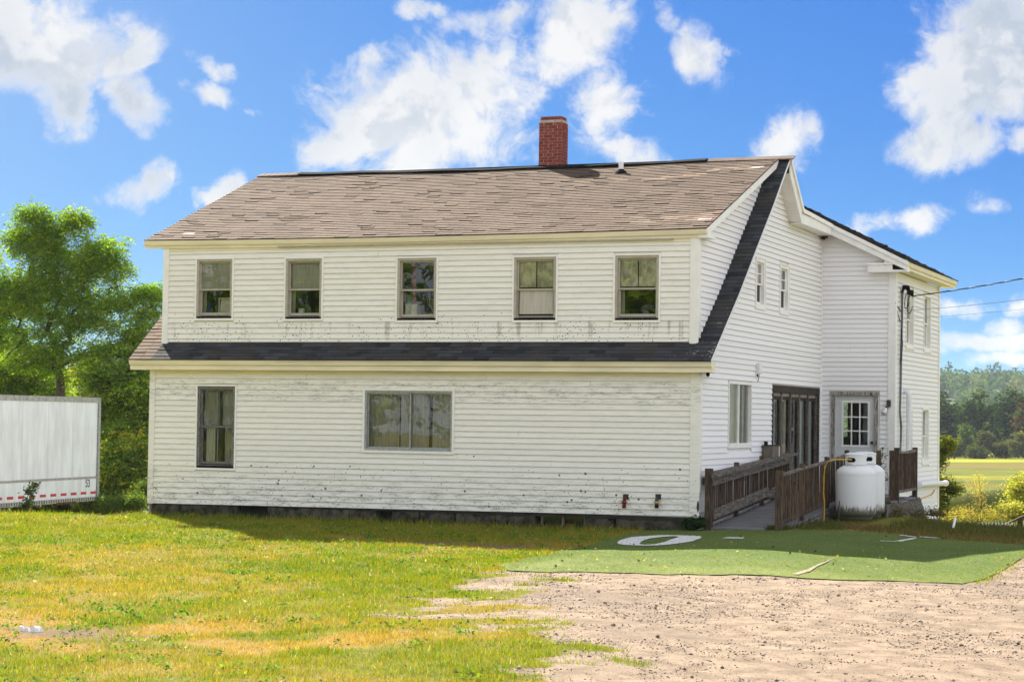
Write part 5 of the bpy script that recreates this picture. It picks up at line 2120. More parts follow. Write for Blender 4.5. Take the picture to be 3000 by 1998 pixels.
# pieces lying about
a_, b_ = ground_hit(2793, 1562), ground_hit(2814, 1549)
mb = MB()
mb.tube([a_ + np.array([0, 0, .12]), b_ + np.array([0, -.6, .22])], .022, 8)
tag(mb.build('pipe', M['pvc'], None, True), 'short white plastic pipe lying on the dark grass bank at the right', 'pipe')
g = ground_hit(82, 1848)
mb = MB()
for i in range(7):
    x, y = g[0] + random.uniform(-.09, .16), g[1] + random.uniform(-.05, .06)
    z = gz(x, y) + .05
    h_ = random.uniform(-.02, .035)
    mb.hexa([(x - .03, y - .02, z - .06), (x + .04, y - .02, z - .06), (x + .05, y + .02, z - .06), (x - .03, y + .02, z - .06), (x - .02, y - .01, z + h_), (x + .02, y - .01, z + h_ * .4), (x + .03, y + .02, z - .01), (x - .02, y + .02, z + .01)])
tag(mb.build('litter', M['pvc']), 'scrap of crumpled white litter on the dry lawn at the left', 'litter')

# ------------------------------------------------------------------ grass, pebbles
def blades(name, X, Y, H, W, tint, lean=.5, seed=1, zoff=None):
    r = np.random.default_rng(seed)
    n = len(X)
    Z = zg(X, Y) + bump_at(X, Y) - .01
    if zoff is not None:
        Z = Z + zoff
    a = r.uniform(0, 2 * np.pi, n)
    b = r.uniform(0, 2 * np.pi, n)
    l = np.abs(r.normal(0, lean, n)) * H
    dx, dy = np.cos(a) * W * .5, np.sin(a) * W * .5
    V = np.empty((n, 3, 3), np.float32)
    V[:, 0] = np.stack([X - dx, Y - dy, Z], -1)
    V[:, 1] = np.stack([X + dx, Y + dy, Z], -1)
    V[:, 2] = np.stack([X + np.cos(b) * l, Y + np.sin(b) * l, Z + H], -1)
    F = np.arange(n * 3).reshape(n, 3)
    return np_mesh(name, V.reshape(-1, 3), F, np.repeat(tint, 3, axis=0))


def inside_turf(x, y):
    return (x > -.98) & (x < 6.35) & (y < .0) & (y > np.interp(x, [-1, -.5, .7, 1.75, 3.7, 5.2, 6.3], [-7.6, -8.4, -8.48, -8.4, -8.1, -7.7, -7.4]))


def in_view(x, y, marg=1.06):
    d = np.stack([x - CAM[0], y - CAM[1], zg(x, y) - CAM[2]], -1)
    dep = d @ _f
    sx, sy = (d @ _r) / dep * 6000 / 1500, (d @ _u) / dep * 6000 / 999
    return (np.abs(sx) < marg) & (sy > -1.1) & (dep > 5), dep


N = 1500000
X = RNG.uniform(-17, 8, N)
Y = RNG.uniform(-23, 3.2, N)
ok, dep = in_view(X, Y)
gmv = gravel_mask(X, Y)
dmv = dirt_mask(X, Y)
clump = fbm(X * 2.2, Y * 2.2, 61, 4)
keep = ok & ~inside_turf(X, Y) & (RNG.random(N) < np.clip((1 - gmv * 1.0) * (1 - .93 * dmv), 0, 1) * np.clip(.35 + 1.3 * (clump - .25), .15, 1.)) & ~((Y > -.02) & (X > -12.1))
keep &= RNG.random(N) < np.clip(22. / np.maximum(dep, 1), .35, 1)
X, Y, clump, dep = X[keep], Y[keep], clump[keep], dep[keep]
if len(X) > 520000:
    s_ = RNG.permutation(len(X))[:520000]
    X, Y, clump, dep = X[s_], Y[s_], clump[s_], dep[s_]
n = len(X)
yv = np.clip(dry_mask(X, Y) + RNG.normal(0, .22, n), 0, 1)
hue = np.clip(fbm(X * .6, Y * .8, 71, 4) * 1.5 - .25 + RNG.normal(0, .2, n), 0, 1)
green = np.array((.085, .185, .010))
lime = np.array((.215, .245, .012))
gold = np.array((.36, .25, .022))
tan = np.array((.46, .28, .075))
c = green[None] * (1 - hue[:, None]) + lime[None] * hue[:, None]
c = np.where((RNG.random(n) < .16)[:, None], gold[None], c)
c = c * (1 - yv[:, None]) + (tan[None] * .75 + gold[None] * .25) * yv[:, None]
c = c * RNG.uniform(.65, 1.25, n)[:, None]
c = np.where((RNG.random(n) < .012)[:, None], np.array((.55, .50, .38))[None], c)
H = RNG.uniform(.03, .075, n) * (.65 + .9 * clump) * (1 - .35 * yv)
H = H + np.where((Y > -.55) & (RNG.random(n) < .5), RNG.uniform(0, .10, n), 0)
W = RNG.uniform(.006, .014, n) * np.clip(dep / 24, .8, 1.6)
link('grass', blades('grass', X, Y, H, W, c, .7, 2), M['blade'], None, 'stuff')

# broad-leaved weeds and clover in the lawn: low flat leaves in clumps
nw = 2600
wx, wy = RNG.uniform(-16, 4, nw), RNG.uniform(-22, -.3, nw)
k_ = in_view(wx, wy)[0] & ~inside_turf(wx, wy) & (gravel_mask(wx, wy) < .3) & (fbm(wx * .7, wy * .9, 44, 4) > .47)
wx, wy = wx[k_], wy[k_]
nw = len(wx)
WEED = (wx, wy)
H = H  # the mown blades are done above
# taller uncut grass along the bank at the right, the foot of the ramp and the house wall
def patch(n, x0, x1, y0, y1, h0, h1, w, cols, fn=None, seed=5):
    r = np.random.default_rng(seed)
    X, Y = r.uniform(x0, x1, n), r.uniform(y0, y1, n)
    if fn is not None:
        k = fn(X, Y, r)
        X, Y = X[k], Y[k]
    n = len(X)
    C = np.array(cols)[r.integers(0, len(cols), n)] * r.uniform(.6, 1.3, n)[:, None]
    return X, Y, r.uniform(h0, h1, n) * (.5 + fbm(X * 1.6, Y * 1.6, 8, 3)), r.uniform(w * .7, w * 1.4, n), C


GRN = [(.05, .085, .015), (.07, .10, .02), (.10, .10, .03), (.16, .11, .035)]
DRY = [(.20, .13, .045), (.24, .16, .07), (.13, .11, .03), (.09, .10, .02)]
parts = []
parts.append(patch(30000, 2.4, 13, .6, 6.0, .05, .17, .013, GRN + GRN + DRY[2:], lambda x, y, r: (y > np.interp(x, [2.4, 3.5, 4.3, 5.2, 6.5, 13], [1.2, .5, -.2, -.5, -.6, -1.])) & (r.random(len(x)) < .9) & ~((x < 3.25) & (y > 1.3)) & ~(np.hypot(x - TX, y - TY) < .5), 5))
parts.append(patch(9000, 3.0, 8, -.9, 1.2, .05, .12, .012, DRY, lambda x, y, r: (y > np.interp(x, [3.0, 3.7, 4.3, 5.2, 6.5], [.3, 0., -.5, -.6, -.7])) & (r.random(len(x)) < .8), 6))
parts.append(patch(2200, 1.72, 2.7, .15, 4.2, .03, .10, .014, GRN, lambda x, y, r: ~(np.hypot(x - TX, y - TY) < .44), 7))
parts.append(patch(1600, 1.0, 1.75, -.15, .25, .06, .18, .015, GRN, lambda x, y, r: x > 1.35, 8))
parts.append(patch(900, 1.35, 1.72, .3, 3., .05, .2, .014, GRN, lambda x, y, r: x > 1.66, 9))
parts.append(patch(2400, -12.0, -.2, -.16, -.01, .06, .20, .013, GRN[:3], lambda x, y, r: r.random(len(x)) < fbm(x * 1.5, y, 3, 3) * 1.3, 10))
parts.append(patch(1200, -13.6, -11.9, .0, 1.2, .05, .16, .012, DRY, None, 11))
parts.append(patch(30000, -24, -12.3, 1.0, 6.5, .05, .14, .014, [(.20, .19, .02), (.13, .16, .015), (.28, .20, .04)], None, 12))
P_ = [np.concatenate([p[i] for p in parts]) for i in range(5)]
link('tall_grass', blades('tall_grass', P_[0], P_[1], P_[2], P_[3], P_[4], .5, 3), M['blade'], None, 'stuff')
# straw heap
r = np.random.default_rng(4)
n = 900
X, Y = r.normal(3.05, .35, n), r.normal(.95, .22, n)
c = np.array((.24, .15, .075))[None] * r.uniform(.4, 1.4, n)[:, None]
link('straw', blades('straw', X, Y, r.uniform(.02, .20, n) * np.exp(-((X - 3.05) / .5) ** 2), r.uniform(.008, .014, n), c, 2.2, 6), M['blade'], None, 'stuff')
# pebbles on the gravel
r = np.random.default_rng(9)
n = 90000
X, Y = r.uniform(-1.2, 9, n), r.uniform(-22.5, -3., n)
ok, dep = in_view(X, Y)
k = ok & ~inside_turf(X, Y) & (r.random(n) < gravel_mask(X, Y)) & (r.random(n) < np.clip((fbm(X * 1.1, Y * 1.6, 19, 4) - .3) * 3.2, .08, 1))
X, Y = X[k], Y[k]
n = len(X)
S = .005 + .011 * r.random(n) ** 4 + np.where(r.random(n) < .006, .02, 0)
Z = zg(X, Y) + bump_at(X, Y) + S * .3
octa = np.array([(1, 0, 0), (0, 1, 0), (-1, 0, 0), (0, -1, 0), (0, 0, .75), (0, 0, -.7)], float)
fo = np.array([(0, 1, 4), (1, 2, 4), (2, 3, 4), (3, 0, 4), (1, 0, 5), (2, 1, 5), (3, 2, 5), (0, 3, 5)])
a = r.uniform(0, 6.28, n)
ca, sa = np.cos(a), np.sin(a)
J = octa[None] * r.uniform(.7, 1.3, (n, 6, 3)) * S[:, None, None]
Vp = np.stack([J[..., 0] * ca[:, None] - J[..., 1] * sa[:, None], J[..., 0] * sa[:, None] + J[..., 1] * ca[:, None], J[..., 2]], -1) + np.stack([X, Y, Z], -1)[:, None]
Fp = (fo[None] + (np.arange(n) * 6)[:, None, None]).reshape(-1, 3)
tn = np.array((.25, .20, .17))[None] * r.uniform(.35, 1.3, n)[:, None]
m, t, out = newmat('pebble')
finish(t, out, t.node('ShaderNodeAttribute', attribute_name='tint').outputs['Color'], .9)
link('gravel', np_mesh('gravel', Vp.reshape(-1, 3), Fp, np.repeat(tn, 6, axis=0)), m, None, 'stuff')

# ------------------------------------------------------------------ trees and shrubs
def leaves_mesh(name, C, L, Wd, tint, seed=0, flat_=.6):
    r = np.random.default_rng(seed)
    n = len(C)
    a = r.normal(0, 1, (n, 3))
    a[:, 2] *= .55
    a /= np.linalg.norm(a, axis=1)[:, None] + 1e-9
    b = r.normal(0, 1, (n, 3))
    b[:, 2] *= flat_
    b -= a * (a * b).sum(1)[:, None]
    b /= np.linalg.norm(b, axis=1)[:, None] + 1e-9
    L = (L * r.uniform(.6, 1.3, n))[:, None]
    Wd = (Wd * r.uniform(.6, 1.3, n))[:, None]
    V = np.stack([C - a * L * .5, C + b * Wd * .5, C + a * L * .5, C - b * Wd * .5], 1)
    F = np.arange(n * 4).reshape(n, 4)
    return np_mesh(name, V.reshape(-1, 3), F, np.repeat(tint, 4, axis=0))


link('leaf_litter', litter_mesh(), M['leaf'], None, 'stuff')
link('lawn_weed', weed_mesh(), M['leaf'], None, 'stuff')


def tree(name, label, cat, base, fork, lumps, nleaf, leaf, cols, seed, rtrunk=.12, group=None, clump=.38, stems=1, hang=.0, trunk_name='trunk', crown_name='crown', lean=(0, 0), barkm=None, frond=0.):
    """skeleton grown towards points scattered in the crown's lumps; leaves clustered round the twigs"""
    r = np.random.default_rng(seed)
    base = np.array(base, float)
    pts = []
    for (cx, cy, cz, rx, ry, rz, k) in lumps:
        d = r.normal(0, 1, (k, 3))
        d /= np.linalg.norm(d, axis=1)[:, None]
        d *= (r.random(k) ** .42)[:, None]
        pts.append(np.array((cx, cy, cz)) + d * np.array((rx, ry, rz)))
    A = np.concatenate(pts)
    nodes, par = [], []
    topz = A[:, 2].max()
    cen = A.mean(0)
    for s_ in range(stems):
        b = base + np.array((r.normal(0, .12), r.normal(0, .12), 0)) * (stems > 1)
        prev = -1
        k = 7
        hgt = fork + (topz - base[2] - fork) * .55
        for i in range(k + 1):
            f_ = i / k
            p = b + np.array((lean[0] * f_, lean[1] * f_, hgt * f_))
            p[:2] += (cen[:2] - base[:2]) * f_ * .5 + r.normal(0, .05, 2) * hgt * .12 + (np.array((math.cos(s_ * 2.4), math.sin(s_ * 2.4))) * .35 * f_ * hgt * .4 if stems > 1 else 0)
            if i == 0:
                p[2] -= .25
            nodes.append(p)
            par.append(prev)
            prev = len(nodes) - 1
    order = np.argsort(np.linalg.norm(A - (base + np.array((0, 0, fork))), axis=1))
    ends = []
    for q in A[order]:
        Nn = np.array(nodes)
        d = np.linalg.norm(Nn - q, axis=1)
        d = d + np.where(Nn[:, 2] > q[2] + .15, 1.6 * (Nn[:, 2] - q[2]), 0) + np.where(Nn[:, 2] < base[2] + fork * .8, 3., 0)
        j = int(np.argmin(d))
        p0 = nodes[j]
        L_ = np.linalg.norm(q - p0)
        kk = max(1, min(4, int(L_ / .5)))
        prev = j
        for i in range(1, kk + 1):
            f_ = i / kk
            p = p0 + (q - p0) * f_
            p[2] += .14 * L_ * math.sin(math.pi * f_) - (.05 * L_ * f_ if hang else 0)
            p = p + r.normal(0, .03, 3) * L_ * (i < kk)
            nodes.append(p)
            par.append(prev)
            prev = len(nodes) - 1
        ends.append(prev)
    Nn = np.array(nodes)
    wgt = np.zeros(len(nodes))
    wgt[ends] += 1
    for i in range(len(nodes) - 1, -1, -1):
        if par[i] >= 0:
            wgt[par[i]] += max(wgt[i], .4)
    rad = rtrunk * (np.maximum(wgt, .35) / max(wgt.max(), 1)) ** .52 / (stems ** .5)
    th = thing(name, label, cat, tuple(base), group)
    V, F = [], []
    sd = 6
    ang = np.arange(sd) * 2 * np.pi / sd
    for i, p in enumerate(par):
        if p < 0:
            continue
        a, b = Nn[p], Nn[i]
        d = b - a
        l = np.linalg.norm(d)
        if l < 1e-4:
            continue
        d /= l
        x = np.cross(d, (.3, .2, .93) if abs(d[2]) < .95 else (1, 0, 0))
        x /= np.linalg.norm(x)
        y = np.cross(d, x)
        o = len(V) * sd
        ring_ = np.cos(ang)[:, None] * x + np.sin(ang)[:, None] * y
        ra = max(rad[p], .006)
        ra = min(ra, rad[i] * 1.7 + .004)
        V.append(a + ring_ * ra)
        V.append(b + ring_ * max(rad[i], .005))
        for k in range(sd):
            F.append((o + k, o + (k + 1) % sd, o + sd + (k + 1) % sd, o + sd + k))
    me = np_mesh(trunk_name, np.concatenate(V), np.array(F))
    me.polygons.foreach_set('use_smooth', [True] * len(F))
    link(trunk_name, me, barkm or M['bark'], th)
    # leaves round the outer parts of the skeleton
    E = np.array(ends)
    src = r.integers(0, len(E), nleaf)
    e = Nn[E[src]]
    pp = Nn[np.array(par)[E[src]]]
    f_ = r.random(nleaf)[:, None] ** .7
    spr = clump * (.6 + .8 * r.random(len(E))[src])[:, None]
    dens = r.random(len(E))[src]
    C = pp + (e - pp) * f_ + r.normal(0, 1, (nleaf, 3)) * spr * np.array((.62, .62, .42))
    C[:, 2] -= hang * r.random(nleaf) ** 2
    if frond:
        # compound leaves: leaflets in rows along drooping stalks that fan out flat from the twigs
        q = 8
        m = nleaf // q
        sel = r.integers(0, nleaf, m)
        src = src[sel]
        u3 = r.normal(0, 1, (m, 3))
        u3 /= np.linalg.norm(u3, axis=1)[:, None]
        u3 *= (r.random(m) ** .5)[:, None] * clump * 1.35
        u3[:, 2] *= .45
        C0 = pp[sel] + (e[sel] - pp[sel]) * f_[sel] + u3
        dr = C0 - (pp[sel] + (e[sel] - pp[sel]) * f_[sel]) + r.normal(0, .12, (m, 3)) + (e[sel] - pp[sel]) * .3
        dr[:, 2] -= .10 + hang * .5
        dr /= np.linalg.norm(dr, axis=1)[:, None]
        sd_ = np.cross(dr, (0, 0, 1.))
        sd_ /= np.linalg.norm(sd_, axis=1)[:, None] + 1e-6
        k_ = np.arange(q)
        off = (k_ / q)[None, :, None] * frond * dr[:, None] + (((k_ % 2) * 2 - 1) * leaf[0] * .45)[None, :, None] * sd_[:, None]
        off[..., 2] -= (k_ / q)[None] ** 2 * frond * .35
        C = (C0[:, None] + off).reshape(-1, 3)
        src = np.repeat(src, q)
        nleaf = m * q
    C[:, 2] = np.maximum(C[:, 2], base[2] - .02)
    cols = np.array(cols, float)
    # each twig leans to one of the crown's greens
    ci = r.integers(0, len(cols), len(E))[src]
    ci = np.where(r.random(nleaf) < .35, r.integers(0, len(cols), nleaf), ci)
    c = cols[ci] * r.uniform(.7, 1.3, nleaf)[:, None]
    me = leaves_mesh(crown_name, C, leaf[0], leaf[1], c, seed)
    link(crown_name, me, M['far_leaf'] if leaf[0] > .3 else M['leaf'], th)
    return th


LOC = [(.20, .31, .026), (.16, .28, .024), (.30, .38, .03), (.11, .20, .02)]
DKG = [(.07, .125, .022), (.095, .15, .025), (.14, .18, .026), (.055, .10, .02)]
YEL = [(.36, .34, .03), (.27, .31, .03), (.45, .37, .04), (.2, .25, .028)]


def gb(px, py, dep, dz=0.):
    p = far(px, py, dep)
    return (p[0], p[1], gz(p[0], p[1]) + dz)


def lump(px, py, dep, rx, ry, k, rd=None):
    """a lump of crown where the photograph shows it: centre pixel, depth, radii in pixels"""
    p = far(px, py, dep)
    s = dep / 6000.
    return (p[0], p[1], p[2], rx * s, (rd or (rx + ry) / 2) * s, ry * s, k)


# locust behind the trailer
tree('locust_tree', 'tall feathery locust tree rising behind the white trailer', 'tree', gb(176, 1240, 72), 3.4,
     [lump(180, 850, 72, 235, 185, 190, 3.2), lump(390, 940, 71, 90, 100, 44, 1.6), lump(130, 690, 72, 140, 70, 50, 1.8), lump(290, 730, 71, 70, 55, 22, 1.2), lump(-30, 830, 73, 100, 120, 40, 1.6),
      lump(90, 625, 72, 40, 28, 12, .5), lump(225, 640, 72, 42, 32, 13, .5), lump(82, 606, 72, 12, 12, 3, .2), lump(300, 1050, 71, 120, 70, 36, 1.5), lump(100, 1040, 72, 130, 60, 34, 1.6), lump(440, 860, 71, 45, 30, 14, .6)],
     104000, (.115, .05), LOC, 21, .15, None, .36, hang=.15, frond=.34)
tree('ash_tree', 'leafy tree at the left edge of the photo behind the trailer', 'tree', gb(20, 1240, 77), 2.6,
     [lump(10, 900, 77, 120, 70, 26), lump(-50, 1000, 77, 140, 90, 30), lump(60, 1050, 76, 90, 70, 22), lump(20, 1150, 76, 130, 70, 22), lump(120, 1130, 78, 100, 60, 20)],
     40000, (.15, .065), DKG[1:3] + LOC[:3], 22, .15, None, .42, frond=.34)
tree('young_maple', 'darker young tree with a bare slanting trunk between trailer and house', 'tree', gb(305, 1330, 67), 1.9,
     [lump(385, 1130, 67, 70, 60, 26), lump(300, 1110, 67, 60, 50, 16), lump(430, 1060, 68, 45, 60, 16), lump(400, 1230, 67, 60, 60, 22), lump(330, 1210, 68, 50, 40, 12)],
     24000, (.13, .07), DKG[1:] + LOC[:3], 23, .10, None, .40, frond=.3, lean=(.5, 0))
tree('tall_shrub', 'dense dark shrub filling the gap between trailer and house', 'shrub', gb(385, 1500, 65), .5,
     [lump(390, 1330, 65, 70, 70, 30), lump(340, 1400, 65, 60, 60, 22), lump(410, 1430, 65, 45, 60, 20), lump(300, 1450, 66, 50, 40, 14), lump(370, 1260, 66, 55, 40, 14)],
     26000, (.12, .065), DKG[1:] + LOC + YEL[:1], 24, .06, None, .34, frond=.26, stems=4, trunk_name='stem', crown_name='foliage')
tree('tall_shrub', 'sunlit yellow-green thicket seen through the trees above the trailer', 'shrub', gb(230, 1250, 88), .6,
     [lump(250, 1110, 88, 110, 60, 24), lump(110, 1110, 88, 110, 60, 22), lump(370, 1150, 88, 90, 80, 24), lump(420, 1330, 70, 50, 90, 26), lump(290, 1350, 70, 40, 100, 18), lump(-10, 1130, 88, 80, 60, 14), lump(330, 1320, 88, 60, 90, 14)],
     20000, (.16, .09), YEL, 25, .07, None, .5, stems=5, trunk_name='stem', crown_name='foliage')
tree('low_shrub', 'low dark weedy bush under the rear of the trailer', 'shrub', gb(170, 1510, 60), .15,
     [lump(150, 1495, 60, 60, 22, 16), lump(230, 1490, 60, 60, 25, 16), lump(300, 1480, 60, 45, 28, 14), lump(80, 1500, 58, 50, 18, 10)],
     13000, (.07, .04), DKG, 26, .025, None, .20, stems=6, trunk_name='stem', crown_name='foliage')
tree('low_shrub', 'low green bush at the lawn edge right of the trailer', 'shrub', gb(385, 1505, 57), .15,
     [lump(390, 1470, 57, 45, 25, 16), lump(330, 1480, 57, 40, 18, 10), lump(430, 1440, 58, 25, 30, 8)],
     8000, (.07, .04), DKG[:3], 27, .02, None, .20, stems=5, trunk_name='stem', crown_name='foliage')
tree('weed', 'single leafy weed standing in front of the trailer side', 'weed', gb(86, 1500, 53), .2,
     [lump(88, 1440, 53, 12, 18, 9), lump(85, 1470, 53, 22, 14, 9), lump(100, 1425, 53, 8, 8, 4), lump(70, 1482, 53, 22, 12, 6)],
     420, (.13, .055), [(.13, .18, .08), (.10, .14, .06)], 28, .010, None, .09, trunk_name='stem', crown_name='foliage')
# right of the house
tree('tall_shrub', 'leafy green shrub peeping out behind the far corner of the wing', 'shrub', gb(2738, 1520, 57), .4,
     [lump(2755, 1330, 57, 26, 50, 14), lump(2760, 1420, 57, 34, 40, 14), lump(2778, 1305, 57, 30, 16, 9), lump(2745, 1480, 57, 24, 40, 10), lump(2790, 1430, 57, 24, 18, 6)],
     9000, (.075, .04), [(.075, .10, .014), (.055, .08, .014), (.16, .16, .02)], 31, .03, None, .17, stems=3, trunk_name='stem', crown_name='foliage')
tree('goldenrod', 'tall wispy golden weeds on the bank beside the wing', 'weed', gb(2855, 1540, 54), .3,
     [lump(2862, 1440, 54, 16, 45, 14), lump(2840, 1500, 54, 40, 28, 16), lump(2890, 1500, 54, 30, 30, 14), lump(2795, 1515, 54, 30, 22, 12), lump(2868, 1400, 54, 4, 30, 5), lump(2915, 1515, 54, 40, 20, 12)],
     3000, (.075, .014), [(.42, .37, .06), (.46, .36, .10), (.32, .33, .05), (.38, .25, .07)], 32, .012, None, .17, stems=7, trunk_name='stem', crown_name='foliage')
tree('tall_shrub', 'pale yellow-green bush at the right edge of the photo', 'shrub', gb(2975, 1540, 56), .35,
     [lump(2975, 1440, 56, 38, 36, 20), lump(3020, 1415, 56, 40, 40, 18), lump(2945, 1495, 55, 38, 26, 14), lump(3000, 1500, 55, 45, 28, 14)],
     11000, (.07, .035), [(.34, .35, .06), (.40, .37, .09), (.22, .26, .04), (.46, .40, .14)], 33, .035, None, .2, stems=5, trunk_name='stem', crown_name='foliage')
tree('low_shrub', 'small dark leafy plant at the house corner by the ramp post', 'shrub', (.02, -.10, gz(0, -.1)), .05,
     [(-.05, -.15, -.14, .26, .14, .13, 16), (.1, -.12, -.10, .12, .1, .1, 6)],
     2200, (.055, .03), [(.03, .06, .015), (.045, .085, .02)], 34, .008, None, .07, stems=4, trunk_name='stem', crown_name='foliage')
tree('vine', 'spindly pale green weed climbing between tanks and deck railing', 'weed', (2.45, 5.1, gz(2.45, 5.1)), .3,
     [(2.42, 5.2, .6, .10, .1, .5, 14), (2.40, 5.3, 1.1, .05, .08, .35, 8), (2.52, 5.2, .1, .15, .1, .2, 10)],
     700, (.06, .02), [(.10, .12, .03), (.14, .14, .05)], 35, .008, None, .07, stems=2, trunk_name='stem', crown_name='foliage')
tree('weed', 'tangle of brown and green weeds under the deck edge', 'weed', (2.9, 6.2, gz(2.9, 6.2)), .05,
     [(2.78, 5.0, -.16, .15, .3, .14, 10), (2.85, 6.6, -.24, .2, .7, .12, 14), (3.1, 8.4, -.34, .3, .6, .18, 14)],
     2600, (.07, .02), [(.06, .08, .02), (.12, .08, .035), (.16, .11, .05)], 36, .008, None, .14, stems=8, trunk_name='stem', crown_name='foliage')

# trees and bushes across the field
OAK = [(.036, .062, .018), (.05, .078, .02), (.07, .095, .022), (.03, .05, .016)]
FAR = [  # label, px centre, top, base, half width, depth, colours, lumps, tree?
    ('tall dark oak at the left of the far tree line', 2745, 1150, 1335, 62, 440, OAK, 1),
    ('broad dark rounded oak in the middle of the far tree line', 2868, 1143, 1335, 50, 430, OAK, 1),
    ('tallest dark tree at the right of the far tree line', 2968, 1132, 1335, 42, 435, OAK, 1),
    ('dark tree with orange autumn top at the right edge of the far tree line', 3010, 1148, 1335, 34, 428, [(.15, .085, .03), (.045, .07, .02), (.05, .07, .02)], 1),
    ('dark lower tree filling the tree line between the broad and the tall one', 2918, 1175, 1335, 36, 445, OAK, 1),
    ('shadowy tree just right of the house in the far tree line', 2800, 1190, 1335, 40, 445, OAK, 1),
]
for i, (lab, px, tp, bs, hw, dep, cols, kind_) in enumerate(FAR):
    hgt = bs - tp
    tree('oak_tree', lab, 'tree', gb(px, bs, dep), 2.0,
         [lump(px, tp + hgt * .30, dep, hw * .8, hgt * .28, 24), lump(px - hw * .45, tp + hgt * .5, dep, hw * .6, hgt * .3, 18), lump(px + hw * .45, tp + hgt * .48, dep, hw * .6, hgt * .3, 18), lump(px, tp + hgt * .75, dep, hw, hgt * .25, 20)],
         5200, (.85, .55), cols, 50 + i, .35, 'trees of the far tree line', 1.2)
BUSH = [
    ('bright round green bush before the far trees', 2828, 1246, 1330, 26, 410, [(.10, .16, .03), (.13, .18, .04)]),
    ('tall greyish willow bush before the far trees', 2888, 1240, 1335, 26, 405, [(.085, .10, .035), (.11, .12, .04)]),
    ('low olive bush at the left end of the far field edge', 2795, 1290, 1335, 34, 408, [(.09, .10, .03), (.12, .12, .035)]),
    ('low olive bush between the willow bush and the right edge', 2935, 1292, 1336, 30, 406, [(.10, .11, .035), (.13, .125, .04)]),
    ('large pale bush at the right edge of the far field', 2985, 1262, 1338, 34, 400, [(.12, .13, .04), (.15, .15, .05)]),
    ('small dark bush low on the far field edge', 2862, 1310, 1337, 26, 400, [(.07, .09, .025), (.11, .12, .03)]),
]
for i, (lab, px, tp, bs, hw, dep, cols) in enumerate(BUSH):
    hgt = bs - tp
    tree('bush', lab, 'shrub', gb(px, bs, dep), .3,
         [lump(px, tp + hgt * .4, dep, hw * .7, hgt * .4, 20), lump(px - hw * .4, tp + hgt * .65, dep, hw * .5, hgt * .35, 14), lump(px + hw * .4, tp + hgt * .65, dep, hw * .5, hgt * .35, 14)],
         3600, (.55, .35), cols, 70 + i, .15, 'bushes at the far field edge', .7, stems=3, trunk_name='stem', crown_name='foliage')

# ------------------------------------------------------------------ wooded hill
hx = np.linspace(-1500, 900, 121)
hy = np.linspace(620, 2300, 61)
HX, HY = np.meshgrid(hx, hy)


def hill_z(x, y):
    ridge = 37 + 12 * (fbm(x * .004 + 3, y * .0015, 13, 4) - .5) + 8 * (fbm(x * .012, y * .004, 14, 3) - .5)
    return -9 + ridge * sst(640, 1450, y)


me = np_mesh('hill', np.stack([HX, HY, hill_z(HX, HY)], -1).reshape(-1, 3), np.stack([np.arange(121 * 61).reshape(61, 121)[:-1, :-1], np.arange(121 * 61).reshape(61, 121)[:-1, 1:], np.arange(121 * 61).reshape(61, 121)[1:, 1:], np.arange(121 * 61).reshape(61, 121)[1:, :-1]], -1).reshape(-1, 4))
M['forest_floor'] = plain('forest_floor', (.04, .06, .02), .95, .2, .02)
link('hill', me, M['forest_floor'], None, 'structure')
r = np.random.default_rng(77)
NT_ = 2200
ang = r.uniform(-.75, -.06, NT_ * 2)
ty = 640 + 900 * r.random(NT_ * 2) ** .8
tx = CAM[0] + np.tan(ang) * (ty - CAM[1])
ty, tx = ty[:NT_], tx[:NT_]
tz = hill_z(tx, ty)
sc = r.uniform(4.5, 8.0, NT_)
K = 100
d = r.normal(0, 1, (NT_, K, 3))
d /= np.linalg.norm(d, axis=2)[..., None]
d *= (r.random((NT_, K)) ** .4)[..., None]
con = r.random(NT_) < .25
shape = np.where(con[:, None, None], np.array((.5, .5, 1.5)), np.array((1., 1., .95)))
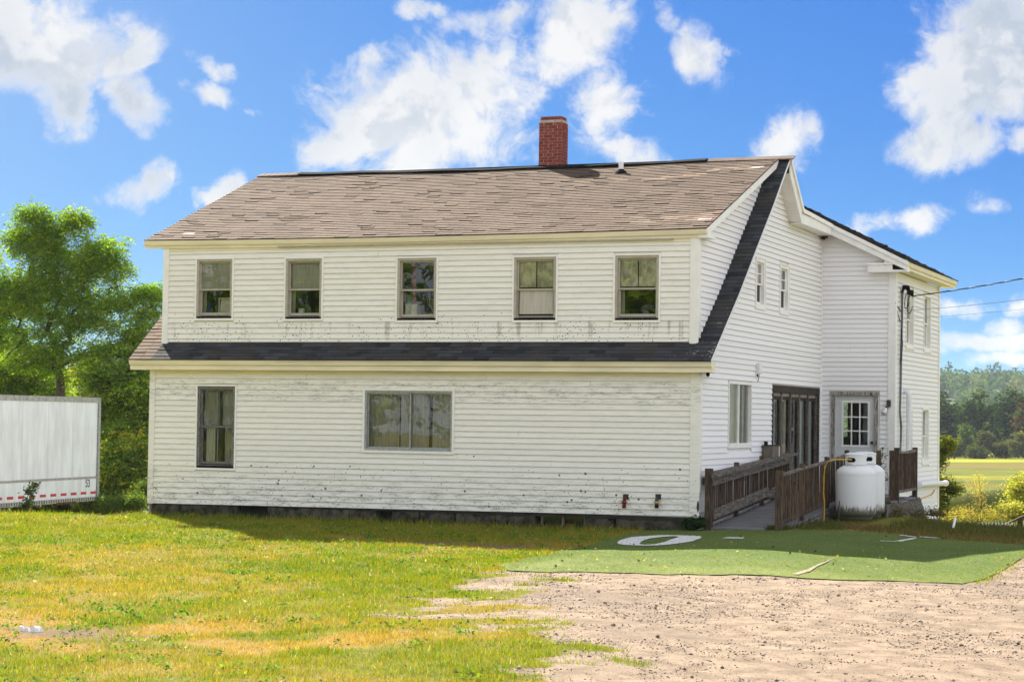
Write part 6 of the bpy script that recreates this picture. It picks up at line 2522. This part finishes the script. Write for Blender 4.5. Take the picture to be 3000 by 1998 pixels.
C = np.stack([tx, ty, tz + sc * .8], -1)[:, None] + d * sc[:, None, None] * shape
pal = np.array([(.07, .12, .04), (.10, .15, .045), (.05, .095, .04), (.14, .155, .05), (.12, .165, .055)])
ct = np.where(con[:, None], np.array((.045, .085, .035))[None], pal[r.integers(0, len(pal), NT_)])
ct = np.repeat(ct, K, axis=0) * r.uniform(.7, 1.3, NT_ * K)[:, None]
link('forest', leaves_mesh('forest', C.reshape(-1, 3), np.full(NT_ * K, 2.6), np.full(NT_ * K, 1.9), ct, 5), M['far_leaf'], None, 'stuff')

# woods behind the photographer: they show as reflections in the front windows
r = np.random.default_rng(78)
NT_ = 36
tx = np.linspace(-75, 26, NT_) + r.normal(0, 2, NT_)
ty = -70 + r.normal(0, 4, NT_)
K = 1000
d = r.normal(0, 1, (NT_, K, 3))
d /= np.linalg.norm(d, axis=2)[..., None]
d *= (r.random((NT_, K)) ** .35)[..., None]
hh_ = r.uniform(6.5, 10, NT_)
C = np.stack([tx, ty, zg(tx, ty) + hh_ * .95], -1)[:, None] + d * np.stack([np.full(NT_, 4.6), np.full(NT_, 3.5), hh_ * .95], -1)[:, None]
C += r.normal(0, .5, (NT_, 40, 1, 3)).repeat(K // 40, axis=2).reshape(NT_, -1, 3)
ct = np.array(LOC)[r.integers(0, 4, NT_ * K)] * r.uniform(.6, 1.4, NT_ * K)[:, None]
link('woods', leaves_mesh('woods', C.reshape(-1, 3), np.full(NT_ * K, .8), np.full(NT_ * K, .5), ct, 6), M['far_leaf'], None, 'stuff')


# ------------------------------------------------------------------ a little haze in the air
m = bpy.data.materials.new('haze')
m.use_nodes = True
m.node_tree.nodes.clear()
t = NT(m.node_tree)
out = t.node('ShaderNodeOutputMaterial')
v = t.node('ShaderNodeVolumePrincipled', {'Color': (.72, .86, 1., 1), 'Density': .00009, 'Anisotropy': .2})
t.l.new(v.outputs[0], out.inputs['Volume'])
mb = MB()
mb.box((-2650, -450, -14), (2650, 2650, 72))
mb.build('haze', m, None, kind='stuff')
